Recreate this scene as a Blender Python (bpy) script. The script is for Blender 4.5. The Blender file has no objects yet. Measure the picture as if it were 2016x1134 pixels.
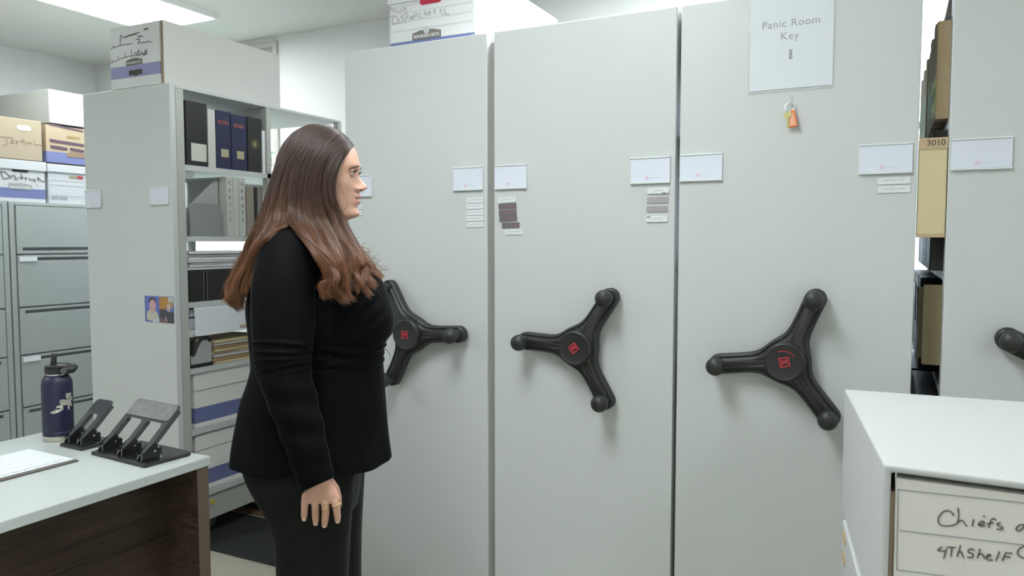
import bpy, math, random
from mathutils import Vector, Matrix
from mathutils.geometry import tessellate_polygon
import numpy as np
random.seed(7); rng = np.random.default_rng(7)
SC = bpy.context.scene
COL = SC.collection
R = math.radians

# ---------------------------------------------------------------- camera
FPX, YAW, PITCH, CX, CY, EYE = 1496.0, 0.46423, 0.0605866, 1008.0, 567.0, 1.38
cd = bpy.data.cameras.new('camera'); cam = bpy.data.objects.new('camera', cd); COL.objects.link(cam)
cam.location = (0, 0, EYE); cam.rotation_euler = (math.pi/2 - PITCH, 0, YAW)
cd.sensor_width = 36; cd.lens = FPX/2016*36; cd.clip_start = 0.05
cd.dof.use_dof = True; cd.dof.focus_distance = 1.85; cd.dof.aperture_fstop = 8.0
SC.camera = cam
# ---------------------------------------------------------------- world and exposure
w = bpy.data.worlds.new('daylight'); SC.world = w; w.use_nodes = True
bgn = w.node_tree.nodes['Background']; bgn.inputs[0].default_value = (0.72, 0.86, 1.0, 1); bgn.inputs[1].default_value = 3.4
SC.view_settings.view_transform = 'Standard'; SC.view_settings.look = 'None'
SC.view_settings.exposure = 1.12; SC.view_settings.gamma = 1.0; SC.view_settings.use_curve_mapping = False
SC.cycles.use_denoising = True
SC.cycles.max_bounces = 8; SC.cycles.diffuse_bounces = 5
LAMP = 9.0          # strength of the ceiling diffusers

# ---------------------------------------------------------------- materials
MATS = {}
def mat(name, col, rough=0.5, metal=0.0, noise=0.0, nscale=30, bump=0.0, bscale=200, spec=0.5, sheen=0.0, alpha=1.0, trans=0.0, emit=0.0, coat=0.0, sss=0.0):
    if name in MATS: return MATS[name]
    m = bpy.data.materials.new(name); m.use_nodes = True; nt = m.node_tree; b = nt.nodes['Principled BSDF']
    b.inputs['Base Color'].default_value = (*col, 1); b.inputs['Roughness'].default_value = rough
    b.inputs['Metallic'].default_value = metal; b.inputs['Specular IOR Level'].default_value = spec
    b.inputs['Sheen Weight'].default_value = sheen; b.inputs['Alpha'].default_value = alpha
    b.inputs['Transmission Weight'].default_value = trans; b.inputs['Coat Weight'].default_value = coat
    if sss: b.inputs['Subsurface Weight'].default_value = sss; b.inputs['Subsurface Radius'].default_value = (1, .35, .2); b.inputs['Subsurface Scale'].default_value = .012
    if emit: b.inputs['Emission Color'].default_value = (*col, 1); b.inputs['Emission Strength'].default_value = emit
    if noise or bump: tc = nt.nodes.new('ShaderNodeTexCoord')
    if noise:
        n = nt.nodes.new('ShaderNodeTexNoise'); n.inputs['Scale'].default_value = nscale; n.inputs['Detail'].default_value = 4
        nt.links.new(tc.outputs['Object'], n.inputs['Vector'])
        r = nt.nodes.new('ShaderNodeMapRange'); r.inputs[3].default_value = 1-noise; r.inputs[4].default_value = 1+noise
        nt.links.new(n.outputs['Fac'], r.inputs[0])
        mx = nt.nodes.new('ShaderNodeVectorMath'); mx.operation = 'SCALE'; mx.inputs[0].default_value = col
        nt.links.new(r.outputs[0], mx.inputs['Scale']); nt.links.new(mx.outputs[0], b.inputs['Base Color'])
    if bump:
        n2 = nt.nodes.new('ShaderNodeTexNoise'); n2.inputs['Scale'].default_value = bscale; n2.inputs['Detail'].default_value = 3
        nt.links.new(tc.outputs['Object'], n2.inputs['Vector'])
        bp = nt.nodes.new('ShaderNodeBump'); bp.inputs['Strength'].default_value = bump; bp.inputs['Distance'].default_value = 0.002
        nt.links.new(n2.outputs['Fac'], bp.inputs['Height']); nt.links.new(bp.outputs[0], b.inputs['Normal'])
    MATS[name] = m; return m
def band_mat(name, col, band, z0, z1):
    """cardboard printed with a coloured band between two heights of the part"""
    if name in MATS: return MATS[name]
    m = mat(name, col, .75, bump=.1, bscale=60); nt = m.node_tree; b = nt.nodes['Principled BSDF']
    tc = nt.nodes.new('ShaderNodeTexCoord'); sp = nt.nodes.new('ShaderNodeSeparateXYZ'); nt.links.new(tc.outputs['Object'], sp.inputs[0])
    g1 = nt.nodes.new('ShaderNodeMath'); g1.operation = 'GREATER_THAN'; g1.inputs[1].default_value = z0
    g2 = nt.nodes.new('ShaderNodeMath'); g2.operation = 'LESS_THAN'; g2.inputs[1].default_value = z1
    mu = nt.nodes.new('ShaderNodeMath'); mu.operation = 'MULTIPLY'
    for g, i in ((g1, 0), (g2, 1)): nt.links.new(sp.outputs['Z'], g.inputs[0]); nt.links.new(g.outputs[0], mu.inputs[i])
    mx = nt.nodes.new('ShaderNodeMix'); mx.data_type = 'RGBA'; mx.inputs['A'].default_value = (*col, 1); mx.inputs['B'].default_value = (*band, 1)
    nt.links.new(mu.outputs[0], mx.inputs['Factor']); nt.links.new(mx.outputs['Result'], b.inputs['Base Color'])
    return m
def wood_mat():
    m = mat('walnut_laminate', (.06, .035, .022), .45); nt = m.node_tree; b = nt.nodes['Principled BSDF']
    tc = nt.nodes.new('ShaderNodeTexCoord'); mp = nt.nodes.new('ShaderNodeMapping'); mp.inputs['Scale'].default_value = (6, 1.2, 26)
    nt.links.new(tc.outputs['Object'], mp.inputs[0])
    n = nt.nodes.new('ShaderNodeTexNoise'); n.inputs['Scale'].default_value = 2.2; n.inputs['Detail'].default_value = 8; n.inputs['Distortion'].default_value = 1.2
    nt.links.new(mp.outputs[0], n.inputs['Vector'])
    cr = nt.nodes.new('ShaderNodeValToRGB'); e = cr.color_ramp.elements
    e[0].position = .3; e[0].color = (.024, .015, .010, 1); e[1].position = .72; e[1].color = (.085, .055, .037, 1)
    nt.links.new(n.outputs['Fac'], cr.inputs[0]); nt.links.new(cr.outputs[0], b.inputs['Base Color']); return m

M_steel = mat('grey_green_steel', (.585, .61, .605), .42, noise=.015, nscale=4, bump=.05, bscale=350)
M_steel2 = mat('warm_grey_steel', (.47, .485, .45), .45)
M_cab = mat('blue_grey_steel', (.36, .395, .385), .38, bump=.04, bscale=300)
M_cabd = mat('cabinet_recess', (.13, .14, .14), .5)
M_black = mat('black_plastic', (.021, .0225, .0215), .45, bump=.12, bscale=600)
M_blackg = mat('black_gloss_steel', (.012, .012, .013), .22)
M_red = mat('red_print', (.62, .035, .06), .5)
M_white = mat('white_card', (.78, .79, .79), .7)
M_paper = mat('white_paper', (.74, .77, .80), .7)
M_board = mat('white_cardboard', (.47, .485, .48), .75, bump=.1, bscale=40)
M_boardg = mat('grey_cardboard', (.66, .65, .62), .8, bump=.1, bscale=40)
M_brown = mat('raw_cardboard', (.42, .30, .18), .85, noise=.06, nscale=20)
M_tan = mat('kraft_board', (.50, .385, .235), .8, noise=.04, nscale=10)
M_ink = mat('dark_ink', (.06, .055, .06), .7)
M_inkl = mat('grey_ink', (.33, .34, .36), .7)
M_inkp = mat('pencil_ink', (.40, .42, .42), .7)
M_blue = mat('blue_band', (.17, .21, .44), .7)
M_hole = mat('dark_opening', (.02, .02, .02), .9)
M_redc = mat('red_folder', (.42, .02, .05), .6)
M_plas = mat('clear_plastic', (.80, .85, .84), .2, alpha=.35)
M_wall = mat('painted_wall', (.74, .75, .74), .8, bump=.05, bscale=120)
M_ceil = mat('ceiling_paint', (.70, .70, .67), .9)
M_floor = mat('beige_floor_tile', (.40, .385, .31), .55, noise=.1, nscale=60)
M_rubber = mat('black_rubber', (.016, .017, .019), .8, noise=.3, nscale=90)
M_rust = mat('brown_rail', (.16, .09, .05), .5)
M_lam = mat('pale_grey_laminate', (.50, .54, .525), .35)
M_wood = wood_mat()
M_dsteel = mat('dull_steel', (.30, .29, .26), .35, 1.0)
M_lever = mat('lever_enamel', (.045, .046, .05), .28, spec=.9)
M_chrome = mat('bright_metal', (.75, .75, .72), .22, 1.0)
M_gold = mat('gold_metal', (.83, .62, .33), .25, 1.0)
M_pad = mat('worn_grey_pad', (.19, .19, .195), .35, noise=.4, nscale=40)
M_navy = mat('navy_cloth', (.018, .022, .07), .6)
M_navyp = mat('navy_powder_coat', (.012, .014, .045), .45, bump=.1, bscale=700)
M_binder = mat('black_binder_cloth', (.018, .018, .018), .55)
M_cream = mat('cream_board', (.62, .54, .32), .75)
M_manila = mat('manila_board', (.60, .50, .30), .8)
M_tab = mat('lime_tab', (.50, .72, .06), .6)

# ---------------------------------------------------------------- mesh helpers
class MB:
    def __init__(s): s.v = []; s.f = []
    def add(s, vs, fs):
        o = len(s.v); s.v += [tuple(p) for p in vs]; s.f += [tuple(i+o for i in f) for f in fs]; return s
    def box(s, x0, x1, y0, y1, z0, z1, m=None):
        vs = [Vector(p) for p in ((x0,y0,z0),(x1,y0,z0),(x1,y1,z0),(x0,y1,z0),(x0,y0,z1),(x1,y0,z1),(x1,y1,z1),(x0,y1,z1))]
        if m is not None: vs = [m @ p for p in vs]
        return s.add(vs, [(0,3,2,1),(4,5,6,7),(0,1,5,4),(1,2,6,5),(2,3,7,6),(3,0,4,7)])
    def prism(s, pts, z0, z1, m=None):
        n = len(pts); vs = [Vector((x,y,z0)) for x,y in pts]+[Vector((x,y,z1)) for x,y in pts]
        if m is not None: vs = [m @ p for p in vs]
        return s.add(vs, [tuple(range(n-1,-1,-1)), tuple(range(n,2*n))]+[(i,(i+1)%n,(i+1)%n+n,i+n) for i in range(n)])
    def rings(s, rings, cap=True):
        n = len(rings[0]); vs = [p for r in rings for p in r]; fs = []
        for k in range(len(rings)-1):
            for i in range(n): fs.append((k*n+i, k*n+(i+1)%n, (k+1)*n+(i+1)%n, (k+1)*n+i))
        if cap: fs.append(tuple(range(n-1,-1,-1))); fs.append(tuple((len(rings)-1)*n+i for i in range(n)))
        return s.add(vs, fs)
    def lathe(s, prof, n=32, m=None):
        rs = []
        for r, z in prof:
            ring = [Vector((r*math.cos(2*math.pi*i/n), r*math.sin(2*math.pi*i/n), z)) for i in range(n)]
            rs.append([m @ p for p in ring] if m is not None else ring)
        return s.rings(rs)
    def tube(s, pts, r, n=8, side=None, flat=1.0, caps=True):
        """round-ended tube; r number or list; flat squeezes it across 'side'"""
        pts = [Vector(p) for p in pts]; rr = list(r) if hasattr(r, '__len__') else [r]*len(pts)
        T = [(pts[min(i+1,len(pts)-1)]-pts[max(i-1,0)]).normalized() for i in range(len(pts))]
        up = Vector(side) if side is not None else Vector((0.13,0.31,0.94))
        P, Q, TT = [], [], []
        if caps:
            for k, a in enumerate((85, 60, 30)):
                P.append(pts[0]-T[0]*rr[0]*math.sin(R(a))); Q.append(rr[0]*math.cos(R(a))); TT.append(T[0])
        for p, q, t in zip(pts, rr, T): P.append(p); Q.append(q); TT.append(t)
        if caps:
            for a in (30, 60, 85):
                P.append(pts[-1]+T[-1]*rr[-1]*math.sin(R(a))); Q.append(rr[-1]*math.cos(R(a))); TT.append(T[-1])
        rings = []; u = None
        for p, q, t in zip(P, Q, TT):
            if u is None:
                u = (up - t*up.dot(t)); u = u if u.length > 1e-4 else t.orthogonal(); u.normalize()
            else: u = (u - t*u.dot(t)).normalized()
            v = t.cross(u)
            rings.append([p+u*q*flat*math.cos(2*math.pi*i/n)+v*q*math.sin(2*math.pi*i/n) for i in range(n)])
        return s.rings(rings)
    def build(s, name, m, parent=None, smooth=False, bevel=0, seg=2):
        me = bpy.data.meshes.new(name); me.from_pydata(s.v, [], s.f); me.validate(); me.update()
        o = bpy.data.objects.new(name, me); COL.objects.link(o); me.materials.append(m)
        if smooth:
            me.polygons.foreach_set('use_smooth', [True]*len(me.polygons))
            if smooth == 'auto': me.set_sharp_from_angle(angle=R(40))
        if bevel:
            b = o.modifiers.new('edge', 'BEVEL'); b.width = bevel; b.segments = seg; b.limit_method = 'ANGLE'; b.angle_limit = R(40)
        if parent is not None: o.parent = parent
        return o
def fixnormals(o):
    import bmesh
    bm = bmesh.new(); bm.from_mesh(o.data); bmesh.ops.recalc_face_normals(bm, faces=bm.faces); bm.to_mesh(o.data); bm.free(); return o
def thing(name, label, cat, loc=(0,0,0), rot=0, group=None):
    o = bpy.data.objects.new(name, None); COL.objects.link(o); o.location = loc; o.rotation_euler = (0,0,rot)
    o.empty_display_size = .05
    return tag(o, label, cat, group)
def tag(o, label, cat, group=None):
    o['label'] = label; o['category'] = cat
    if group: o['group'] = group
    return o
def structure(o): o['kind'] = 'structure'; return o
def M4(o, x, y, z):
    m = Matrix.Identity(4)
    for i in range(3): m[i][0], m[i][1], m[i][2], m[i][3] = x[i], y[i], z[i], o[i]
    return m
F_SOUTH = lambda x, y, z: M4((x,y,z), (1,0,0), (0,0,1), (0,-1,0))     # a face that looks towards -Y: a right, b up
F_EAST = lambda x, y, z: M4((x,y,z), (0,1,0), (0,0,1), (1,0,0))       # a face that looks towards +X
def text(name, s, m, size, mt, parent=None, align='CENTER', thick=.0004, sx=1.0, spacing=1.0):
    c = bpy.data.curves.new(name, 'FONT'); c.body = s; c.size = size; c.align_x = align; c.align_y = 'CENTER'; c.extrude = thick/2
    c.resolution_u = 3; c.space_character = spacing
    t = bpy.data.objects.new('tmp', c); COL.objects.link(t)
    dg = bpy.context.evaluated_depsgraph_get(); me = bpy.data.meshes.new_from_object(t.evaluated_get(dg)); me.name = name
    bpy.data.objects.remove(t)
    me.transform(m @ Matrix.Diagonal((sx,1,1,1))); me.materials.clear(); me.materials.append(mt)
    o = bpy.data.objects.new(name, me); COL.objects.link(o)
    if parent is not None: o.parent = parent
    return o
# rays of the survey camera: where a line of sight meets a plane of the room
cf = Vector((-math.sin(YAW)*math.cos(PITCH), math.cos(YAW)*math.cos(PITCH), -math.sin(PITCH)))
cr_ = Vector((math.cos(YAW), math.sin(YAW), 0)); cu_ = cr_.cross(cf)
def ray(x, y): return cf + cr_*((x-CX)/FPX) - cu_*((y-CY)/FPX)
def hit(x, y, p, n):
    p = Vector(p); n = Vector(n); o = Vector((0,0,EYE)); d = ray(x, y)
    return o + d*((p-o).dot(n)/d.dot(n))
def ink(name, parent, strokes, p, n, mt, wd=.002, off=.0006, th=.0004, smooth=True):
    """pen strokes lying on the face through p with normal n (world frame)"""
    n = Vector(n).normalized(); mb = MB(); inv = parent.matrix_basis.inverted() if parent else Matrix.Identity(4)
    for st in strokes:
        if len(st) > 2 and smooth:                                       # rounded pen movement
            q = [st[0]]+list(st)+[st[-1]]; st2 = []
            for i in range(len(st)-1):
                for k in range(4):
                    u_ = k/4; st2.append(tuple(.5*(2*q[i+1][c]+(q[i+2][c]-q[i][c])*u_+(2*q[i][c]-5*q[i+1][c]+4*q[i+2][c]-q[i+3][c])*u_*u_+(-q[i][c]+3*q[i+1][c]-3*q[i+2][c]+q[i+3][c])*u_**3) for c in (0,1)))
            st = st2+[st[-1]]
        P = [hit(x, y, p, n)+n*off for x, y in st]
        for i_, (a, b) in enumerate(zip(P[:-1], P[1:])):
            lift_ = n*(2e-5*(i_ % 7)); a = a+lift_; b = b+lift_; d = (b-a)
            if d.length < 1e-6: continue
            s = n.cross(d).normalized()*wd/2; e = d.normalized()*wd*.35
            q = [a-s-e, a+s-e, b+s+e, b-s+e]; q2 = [k+n*th for k in q]
            mb.add([inv@k for k in q+q2], [(3,2,1,0),(4,5,6,7),(0,1,5,4),(1,2,6,5),(2,3,7,6),(3,0,4,7)])
    return mb.build(name, mt, parent)
def dup(root, loc, label=None, rot=None):
    r = root.copy(); COL.objects.link(r); r.location = loc
    if rot is not None: r.rotation_euler = (0,0,rot)
    if label: r['label'] = label
    for ch in list(root.children):
        c = ch.copy(); COL.objects.link(c); c.parent = r
        for g in list(ch.children):
            d = g.copy(); COL.objects.link(d); d.parent = c
    return r

# ================================================================ THE ROOM
CEIL = 2.75; XL, XR, YB, YF = -5.6, 2.7, 3.92, -3.0
structure(MB().box(XL-.1, XR+.1, YF-.1, YB+.1, -.1, 0).build('floor', M_floor))
structure(MB().box(XL-.1, XR+.1, YF-.1, YB+.1, CEIL, CEIL+.1).build('ceiling', M_ceil))
structure(MB().box(XL-.1, XL, YF-.1, YB+.1, 0, CEIL).build('wall_left', M_wall))
structure(MB().box(XR, XR+.1, YF-.1, YB+.1, 0, CEIL).build('wall_right', M_wall))
structure(MB().box(XL, XR, YF-.1, YF, 0, CEIL).build('wall_front', M_wall))
# back wall with two tall windows
WIN = [(-4.72, -3.71, 1.0, 2.72), (-.45, .75, 1.0, 2.72)]
mb = MB(); xs = XL
for (a, b, z0, z1) in WIN:
    mb.box(xs, a, YB, YB+.14, 0, CEIL); mb.box(a, b, YB, YB+.14, 0, z0); mb.box(a, b, YB, YB+.14, z1, CEIL); xs = b
mb.box(xs, XR, YB, YB+.14, 0, CEIL); structure(mb.build('wall_back', M_wall))
M_glass = mat('window_glass', (.9, .97, .95), .05, alpha=.12)
M_blind = mat('roller_blind', (.42, .43, .42), .8)
for k, (a, b, z0, z1) in enumerate(WIN):
    wroot = bpy.data.objects.new('window_%d' % (k+1), None); COL.objects.link(wroot); wroot.location = ((a+b)/2, YB, z0); structure(wroot)
    hw, hh = (b-a)/2, z1-z0; fm = MB(); t = .035
    fm.box(-hw, hw, -.02, .1, 0, t); fm.box(-hw, hw, -.02, .1, hh-t, hh); fm.box(-hw, -hw+t, -.02, .1, t, hh-t); fm.box(hw-t, hw, -.02, .1, t, hh-t)
    fm.box(-hw+t, hw-t, .02, .06, hh*.52, hh*.52+.03)
    fm.build('frame', mat('aluminium_frame', (.55, .55, .50), .45), wroot, bevel=.003)
    MB().box(-hw+t, hw-t, .035, .04, t, hh-t).build('pane', M_glass, wroot)
    if k == 0: MB().box(-hw+t, hw-t, .008, .012, hh-t-.12, hh-t).build('blind', M_blind, wroot)
# shrub outside the first window
mb = MB()
for i in range(240):
    c = Vector((-4.2+random.uniform(-.9,.9), 5.4+random.uniform(-.4,.4), random.uniform(.2,2.75))); s = .09
    q = [c+Vector((random.uniform(-s,s), random.uniform(-s,s), random.uniform(-s,s))) for _ in range(4)]
    mb.add(q, [(0,1,2,3)])
mb.box(-4.25,-4.2,5.38,5.43,-.1,2.3)
tag(mb.build('shrub', mat('green_leaf', (.10,.26,.07), .6, noise=.4)), 'green leafy shrub seen outdoors through the window behind the shelving', 'shrub')
structure(MB().box(-30, 30, 4.1, 40, -.12, -.02).build('ground', mat('outdoor_ground', (.22,.24,.18), .9)))
# floor strips of the rolling shelf track
structure(MB().box(-3.6, 1.6, 2.37, 2.765, .001, .006).build('trim_1', M_rubber))
structure(MB().box(-3.6, 1.6, 2.79, 2.83, .001, .012).build('trim_2', M_rust))
structure(MB().box(-3.6, 1.6, 2.83, 2.885, .001, .016).build('trim_3', M_rubber))
structure(MB().box(-5.55, -4.9, YB-.012, YB, 0, .1).build('baseboard_back', mat('grey_base', (.2,.2,.19), .6)))

# ceiling troffers
M_lamp = mat('lit_diffuser', (.93, .98, 1.0), .5, emit=LAMP)
M_lframe = mat('white_enamel', (.8, .82, .8), .4)
def troffer(x, y, label):
    t = thing('ceiling_light', label, 'ceiling light', (x, y, CEIL-.03), 0, 'ceiling light panels')
    m = MB(); a, b = .315, .62
    m.box(-a,a,-b,-b+.02,0,.03); m.box(-a,a,b-.02,b,0,.03); m.box(-a,-a+.02,-b+.02,b-.02,0,.03); m.box(a-.02,a,-b+.02,b-.02,0,.03)
    m.box(-.09,-.08,-b+.02,b-.02,.004,.03)
    m.build('frame', M_lframe, t)
    MB().box(-a+.02,a-.02,-b+.02,b-.02,.012,.018).build('diffuser', M_lamp, t); return t
troffer(-3.985, 2.77, 'lit ceiling light panel above the grey shelving unit in the left corner')
troffer(-.92, .75, 'lit ceiling light panel in front of the wheel handles, above the person')
troffer(-3.985, -.35, 'lit ceiling light panel over the desk side of the room')
troffer(2.1, -2.0, 'lit ceiling light panel near the right wall')
troffer(-.935, 2.77, 'lit ceiling light panel above the back of the rolling shelving')
troffer(2.1, 2.77, 'lit ceiling light panel at the far right above the shelving')

# ================================================================ ROLLING SHELVING
PY0, PY1, PTOP = 2.30, 3.44, 2.085
SHZ = {'L': [.235, .53, .81, .985, 1.11, 1.405, 1.72], 'n': [.235, .62, .985, 1.30, 1.71]}
def carriage(x0, x1, label, kind='n'):
    t = thing('rolling_shelving', label, 'shelving', ((x0+x1)/2, PY0, 0), 0, 'rolling shelving units'); h = (x1-x0)/2; D = PY1-PY0
    top = 2.062 if kind == 'L' else PTOP
    MB().box(-h, h, 0, .03, .03, top).build('end_panel', M_steel, t, bevel=.003)
    m = MB()
    m.box(-h+.012, h-.012, .03, D, .09, .225)
    m.build('carriage_base', M_steel2, t, bevel=.003)
    for yy in (.25, .9):
        for xx in (-h+.12, h-.12):
            MB().lathe([(.001,-.012),(.044,-.012),(.044,.012),(.001,.012)], 16, M4((xx, yy, .047), (0,1,0), (0,0,1), (1,0,0))).build('wheel', M_cabd, t)
    for sx in (-1, 1):
        for yy in (.031, .565, D-.03):
            MB().box(*(sorted((sx*(h-.03), sx*h))), yy, yy+.03 if yy > .05 else yy+.04, .226, top-.016).build('post', M_steel2, t)
    MB().box(-h, h, .031, D, top-.015, top-.002).build('top_shelf', M_steel, t, bevel=.002)
    for z in SHZ[kind]:
        sm = MB()
        for sx in (-1, 1):
            sm.box(*(sorted((sx*.004, sx*(h-.001)))), .032, D-.002, z-.006, z)
            sm.box(*(sorted((sx*(h-.003), sx*h))), .072, D-.032, z-.024, z)
        sm.build('shelf', M_steel, t)
    if kind != 'L': MB().box(-.003, .003, .035, D-.005, .226, top-.016).build('divider', M_steel2, t)
    else: MB().box(-.27, .27, .572, .58, 1.721, top-.016).build('divider', M_steel2, t)
    return t
CL = carriage(-3.378, -2.798, 'grey rolling shelving unit by the filing cabinets, its filled shelves facing the aisle', 'L')
C1 = carriage(-1.852, -1.246, 'grey rolling shelving unit behind the person, box marked Dispatcher on its top')
C2 = carriage(-1.220, -.597, 'grey rolling shelving unit in the middle, dark magnet strips on its end panel')
C3 = carriage(-.585, .053, 'grey rolling shelving unit with the Panic Room Key sign on its end panel')
C4 = carriage(.123, .76, 'rightmost grey rolling shelving unit, cut off by the frame behind the white box')
m = MB(); zs = [2.045+.011*math.sin(R(a)) for a in range(0, 91, 15)]
pts = [(.303,.1),(.325,.1)]+[(.314+.011*math.cos(R(a)), 2.045+.011*math.sin(R(a))) for a in range(0,181,20)]
m.add([Vector((x, .02, z)) for x, z in pts]+[Vector((x, .06, z)) for x, z in pts],
      [tuple(range(len(pts)-1,-1,-1)), tuple(range(len(pts), 2*len(pts)))]+[(i,(i+1)%len(pts),(i+1)%len(pts)+len(pts),i+len(pts)) for i in range(len(pts))])
m.build('rubber_bumper', mat('grey_rubber', (.30,.30,.28), .6), C1)['label'] = 'grey rubber bumper strip'
MB().box(.2905, .2925, .05, .054, 1.80, 1.803).build('screw', M_black, CL)

# ---- three armed wheel handles
def handle(car, cx, cz, deg, marks=True):
    root = bpy.data.objects.new('wheel_handle', None); COL.objects.link(root); root.parent = car
    lx = cx - car.location.x; fr = M4((lx, -.001, cz), (1,0,0), (0,0,1), (0,-1,0))       # local a,b on the panel, c towards the room
    root.matrix_basis = Matrix.Identity(4)
    RA, ARM, N = .218, [R(deg+120*k) for k in range(3)], 540
    def sdf(x, y):
        d = math.hypot(x, y)-.058
        ds = [d]
        for a in ARM:
            u = x*math.cos(a)+y*math.sin(a); v = -x*math.sin(a)+y*math.cos(a); uu = min(max(u, 0), RA-.028)
            ds.append(math.hypot(u-uu, v)-(.0262+.0035*(uu/RA)))
        k = .017; return -k*math.log(sum(math.exp(-q/k) for q in ds))
    def outline(off):
        pts = []
        for i in range(N):
            th = 2*math.pi*i/N; lo = .01
            r = .28; c, s_ = math.cos(th), math.sin(th)
            while sdf(r*c, r*s_) > -off and r > .01: r -= .004
            lo, hi = r, r+.004
            for _ in range(12):
                mid = (lo+hi)/2
                if sdf(mid*c, mid*s_) > -off: hi = mid
                else: lo = mid
            pts.append((lo*c, lo*s_, lo))
        return pts
    lift = lambda r: .044+.018*math.exp(-(r/.11)**2)          # the hub stands out further than the arm ends
    lay = [(outline(0), -.030), (outline(0), -.008), (outline(.003), -.003), (outline(.0065), -.0015), (outline(.0085), -.0045), (outline(.0105), -.0045), (outline(.0135), 0.001), (outline(.018), .0035)]
    rings = [[fr @ Vector((x, y, max(.004, lift(r)+dz))) for x, y, r in o] for o, dz in lay]
    rings.append([fr @ Vector((x*.02, y*.02, .062)) for x, y, r in lay[-1][0]])
    mb = MB().rings(rings); mb.lathe([(.03,.0),(.03,.04)], 24, fr)
    fixnormals(mb.build('arms', M_black, root, smooth='auto'))
    fixnormals(MB().lathe([(.0,.05),(.050,.05),(.0545,.056),(.0545,.074),(.052,.079),(.049,.081),(.0465,.080),(.045,.0795),(0,.081)], 64, fr).build('hub_cap', M_black, root, smooth='auto'))
    for a in ARM:
        q = fr @ Matrix.Translation(((RA-.028)*math.cos(a), (RA-.028)*math.sin(a), 0))
        fixnormals(MB().lathe([(.0,.032),(.021,.032),(.019,.050),(.017,.058),(.0175,.066),(.022,.071),(.0262,.080),(.0268,.088),(.0255,.097),(.021,.105),(.013,.110),(.004,.112),(0,.112)], 28, q).build('knob', M_black, root, smooth='auto'))
    if marks:
        e = fr @ Matrix.Translation((0,0,.0812)) @ Matrix.Rotation(R(marks), 4, 'Z'); em = MB(); s = .0135; t = .0028
        em.box(-s, s, s-t, s, 0, .0008, e); em.box(-s, -s+t, -s, s-t, 0, .0008, e); em.box(-s+t, s-t*2.2, -s, -s+t, 0, .0008, e); em.box(s-t, s, -s-t*.4, s-t, 0, .0008, e)
        g = .0075
        for pl in ([(-g,-g),(-g,g),(-g+.0028,g),(0,.001),(g-.0028,g),(g,g),(g,-g),(g-.0026,-g),(g-.0026,g*.3),(.0,-g*.55),(-g+.0026,g*.3),(-g+.0026,-g)],):
            em.prism(pl, 0, .0008, e)
        o = em.build('emblem', M_red, root); o['label'] = 'red square emblem with a letter M'
        if marks == 13:
            am = MB(); K = 16
            for i in range(K):
                a0, a1 = R(118-i*5), R(118-(i+1)*5); r0, r1 = .0345, .0365
                am.add([fr @ Vector((rr*math.cos(a)-.002, rr*math.sin(a)-.004, .0816)) for rr, a in ((r0,a0),(r1,a0),(r1,a1),(r0,a1))], [(0,1,2,3)])
            am.build('red_arc', M_red, root)
    return root
handle(C1, -1.535, 1.052, 2, 4)
handle(C2, -.893, 1.045, 58, 40)
handle(C3, -.262, 1.045, 67.5, 13)
handle(C4, .435, 1.045, 152, 25)

# ---- card holders and magnet strips on the end panels
def south(px, py, Y=2.299): return hit(px, py, (0,Y,0), (0,1,0))
def card_holder(x0, x1, zc, label, tilt=0.0, h=.082, mark=True):
    t = thing('card_holder', label, 'card holder', ((x0+x1)/2, 2.2985, zc), 0, 'white card holders on the end panels'); w2 = (x1-x0)/2
    m = MB(); m.box(-w2, w2, -.003, 0, -h/2, h/2); m.box(-w2, w2, -.0085, -.003, -h/2, -h/2+.005); m.box(-w2, w2, -.0065, -.003, h/2-.005, h/2)
    m.build('holder', mat('holder_plastic', (.70,.75,.74), .3), t, bevel=.001)
    MB().box(-w2+.0012, w2-.0012, -.0042, -.0031, -h/2+.006, h/2-.006).build('card', mat('blue_white_card', (.70,.74,.83), .6), t)
    if mark:
        MB().box(-.014, -.005, -.0048, -.0043, -h/2+.013, -h/2+.022).build('logo', mat('pale_pink_print', (.72,.55,.62), .7), t)
        text('lettering', 'MONTEL', F_SOUTH(.012, -.0044, -h/2+.0175), .0075, mat('pale_grey_print', (.60,.63,.68), .7), t)
    return t
for (xa, xb, z, lab) in (
    (-3.378, -3.265, 1.578, 'white card holder at the left edge of the leftmost shelving end panel'),
    (-2.934, -2.818, 1.583, 'white card holder at the right edge of the leftmost shelving end panel'),
    (-1.845, -1.731, 1.588, 'white card holder beside the person\'s nose'),
    (-1.379, -1.262, 1.598, 'white card holder just left of the grey bumper strip'),
    (-1.216, -1.095, 1.598, 'white card holder just right of the grey bumper strip'),
    (-.737, -.612, 1.600, 'white card holder left of the black gap in the middle of the row'),
    (-.583, -.456, 1.602, 'white card holder right of the black gap in the middle of the row'),
    (-.090, .041, 1.604, 'white card holder between the orange key tag and the open gap'),
    (.128, .264, 1.606, 'white card holder on the rightmost shelving panel')):
    card_holder(xa, xb, z, lab)
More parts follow.
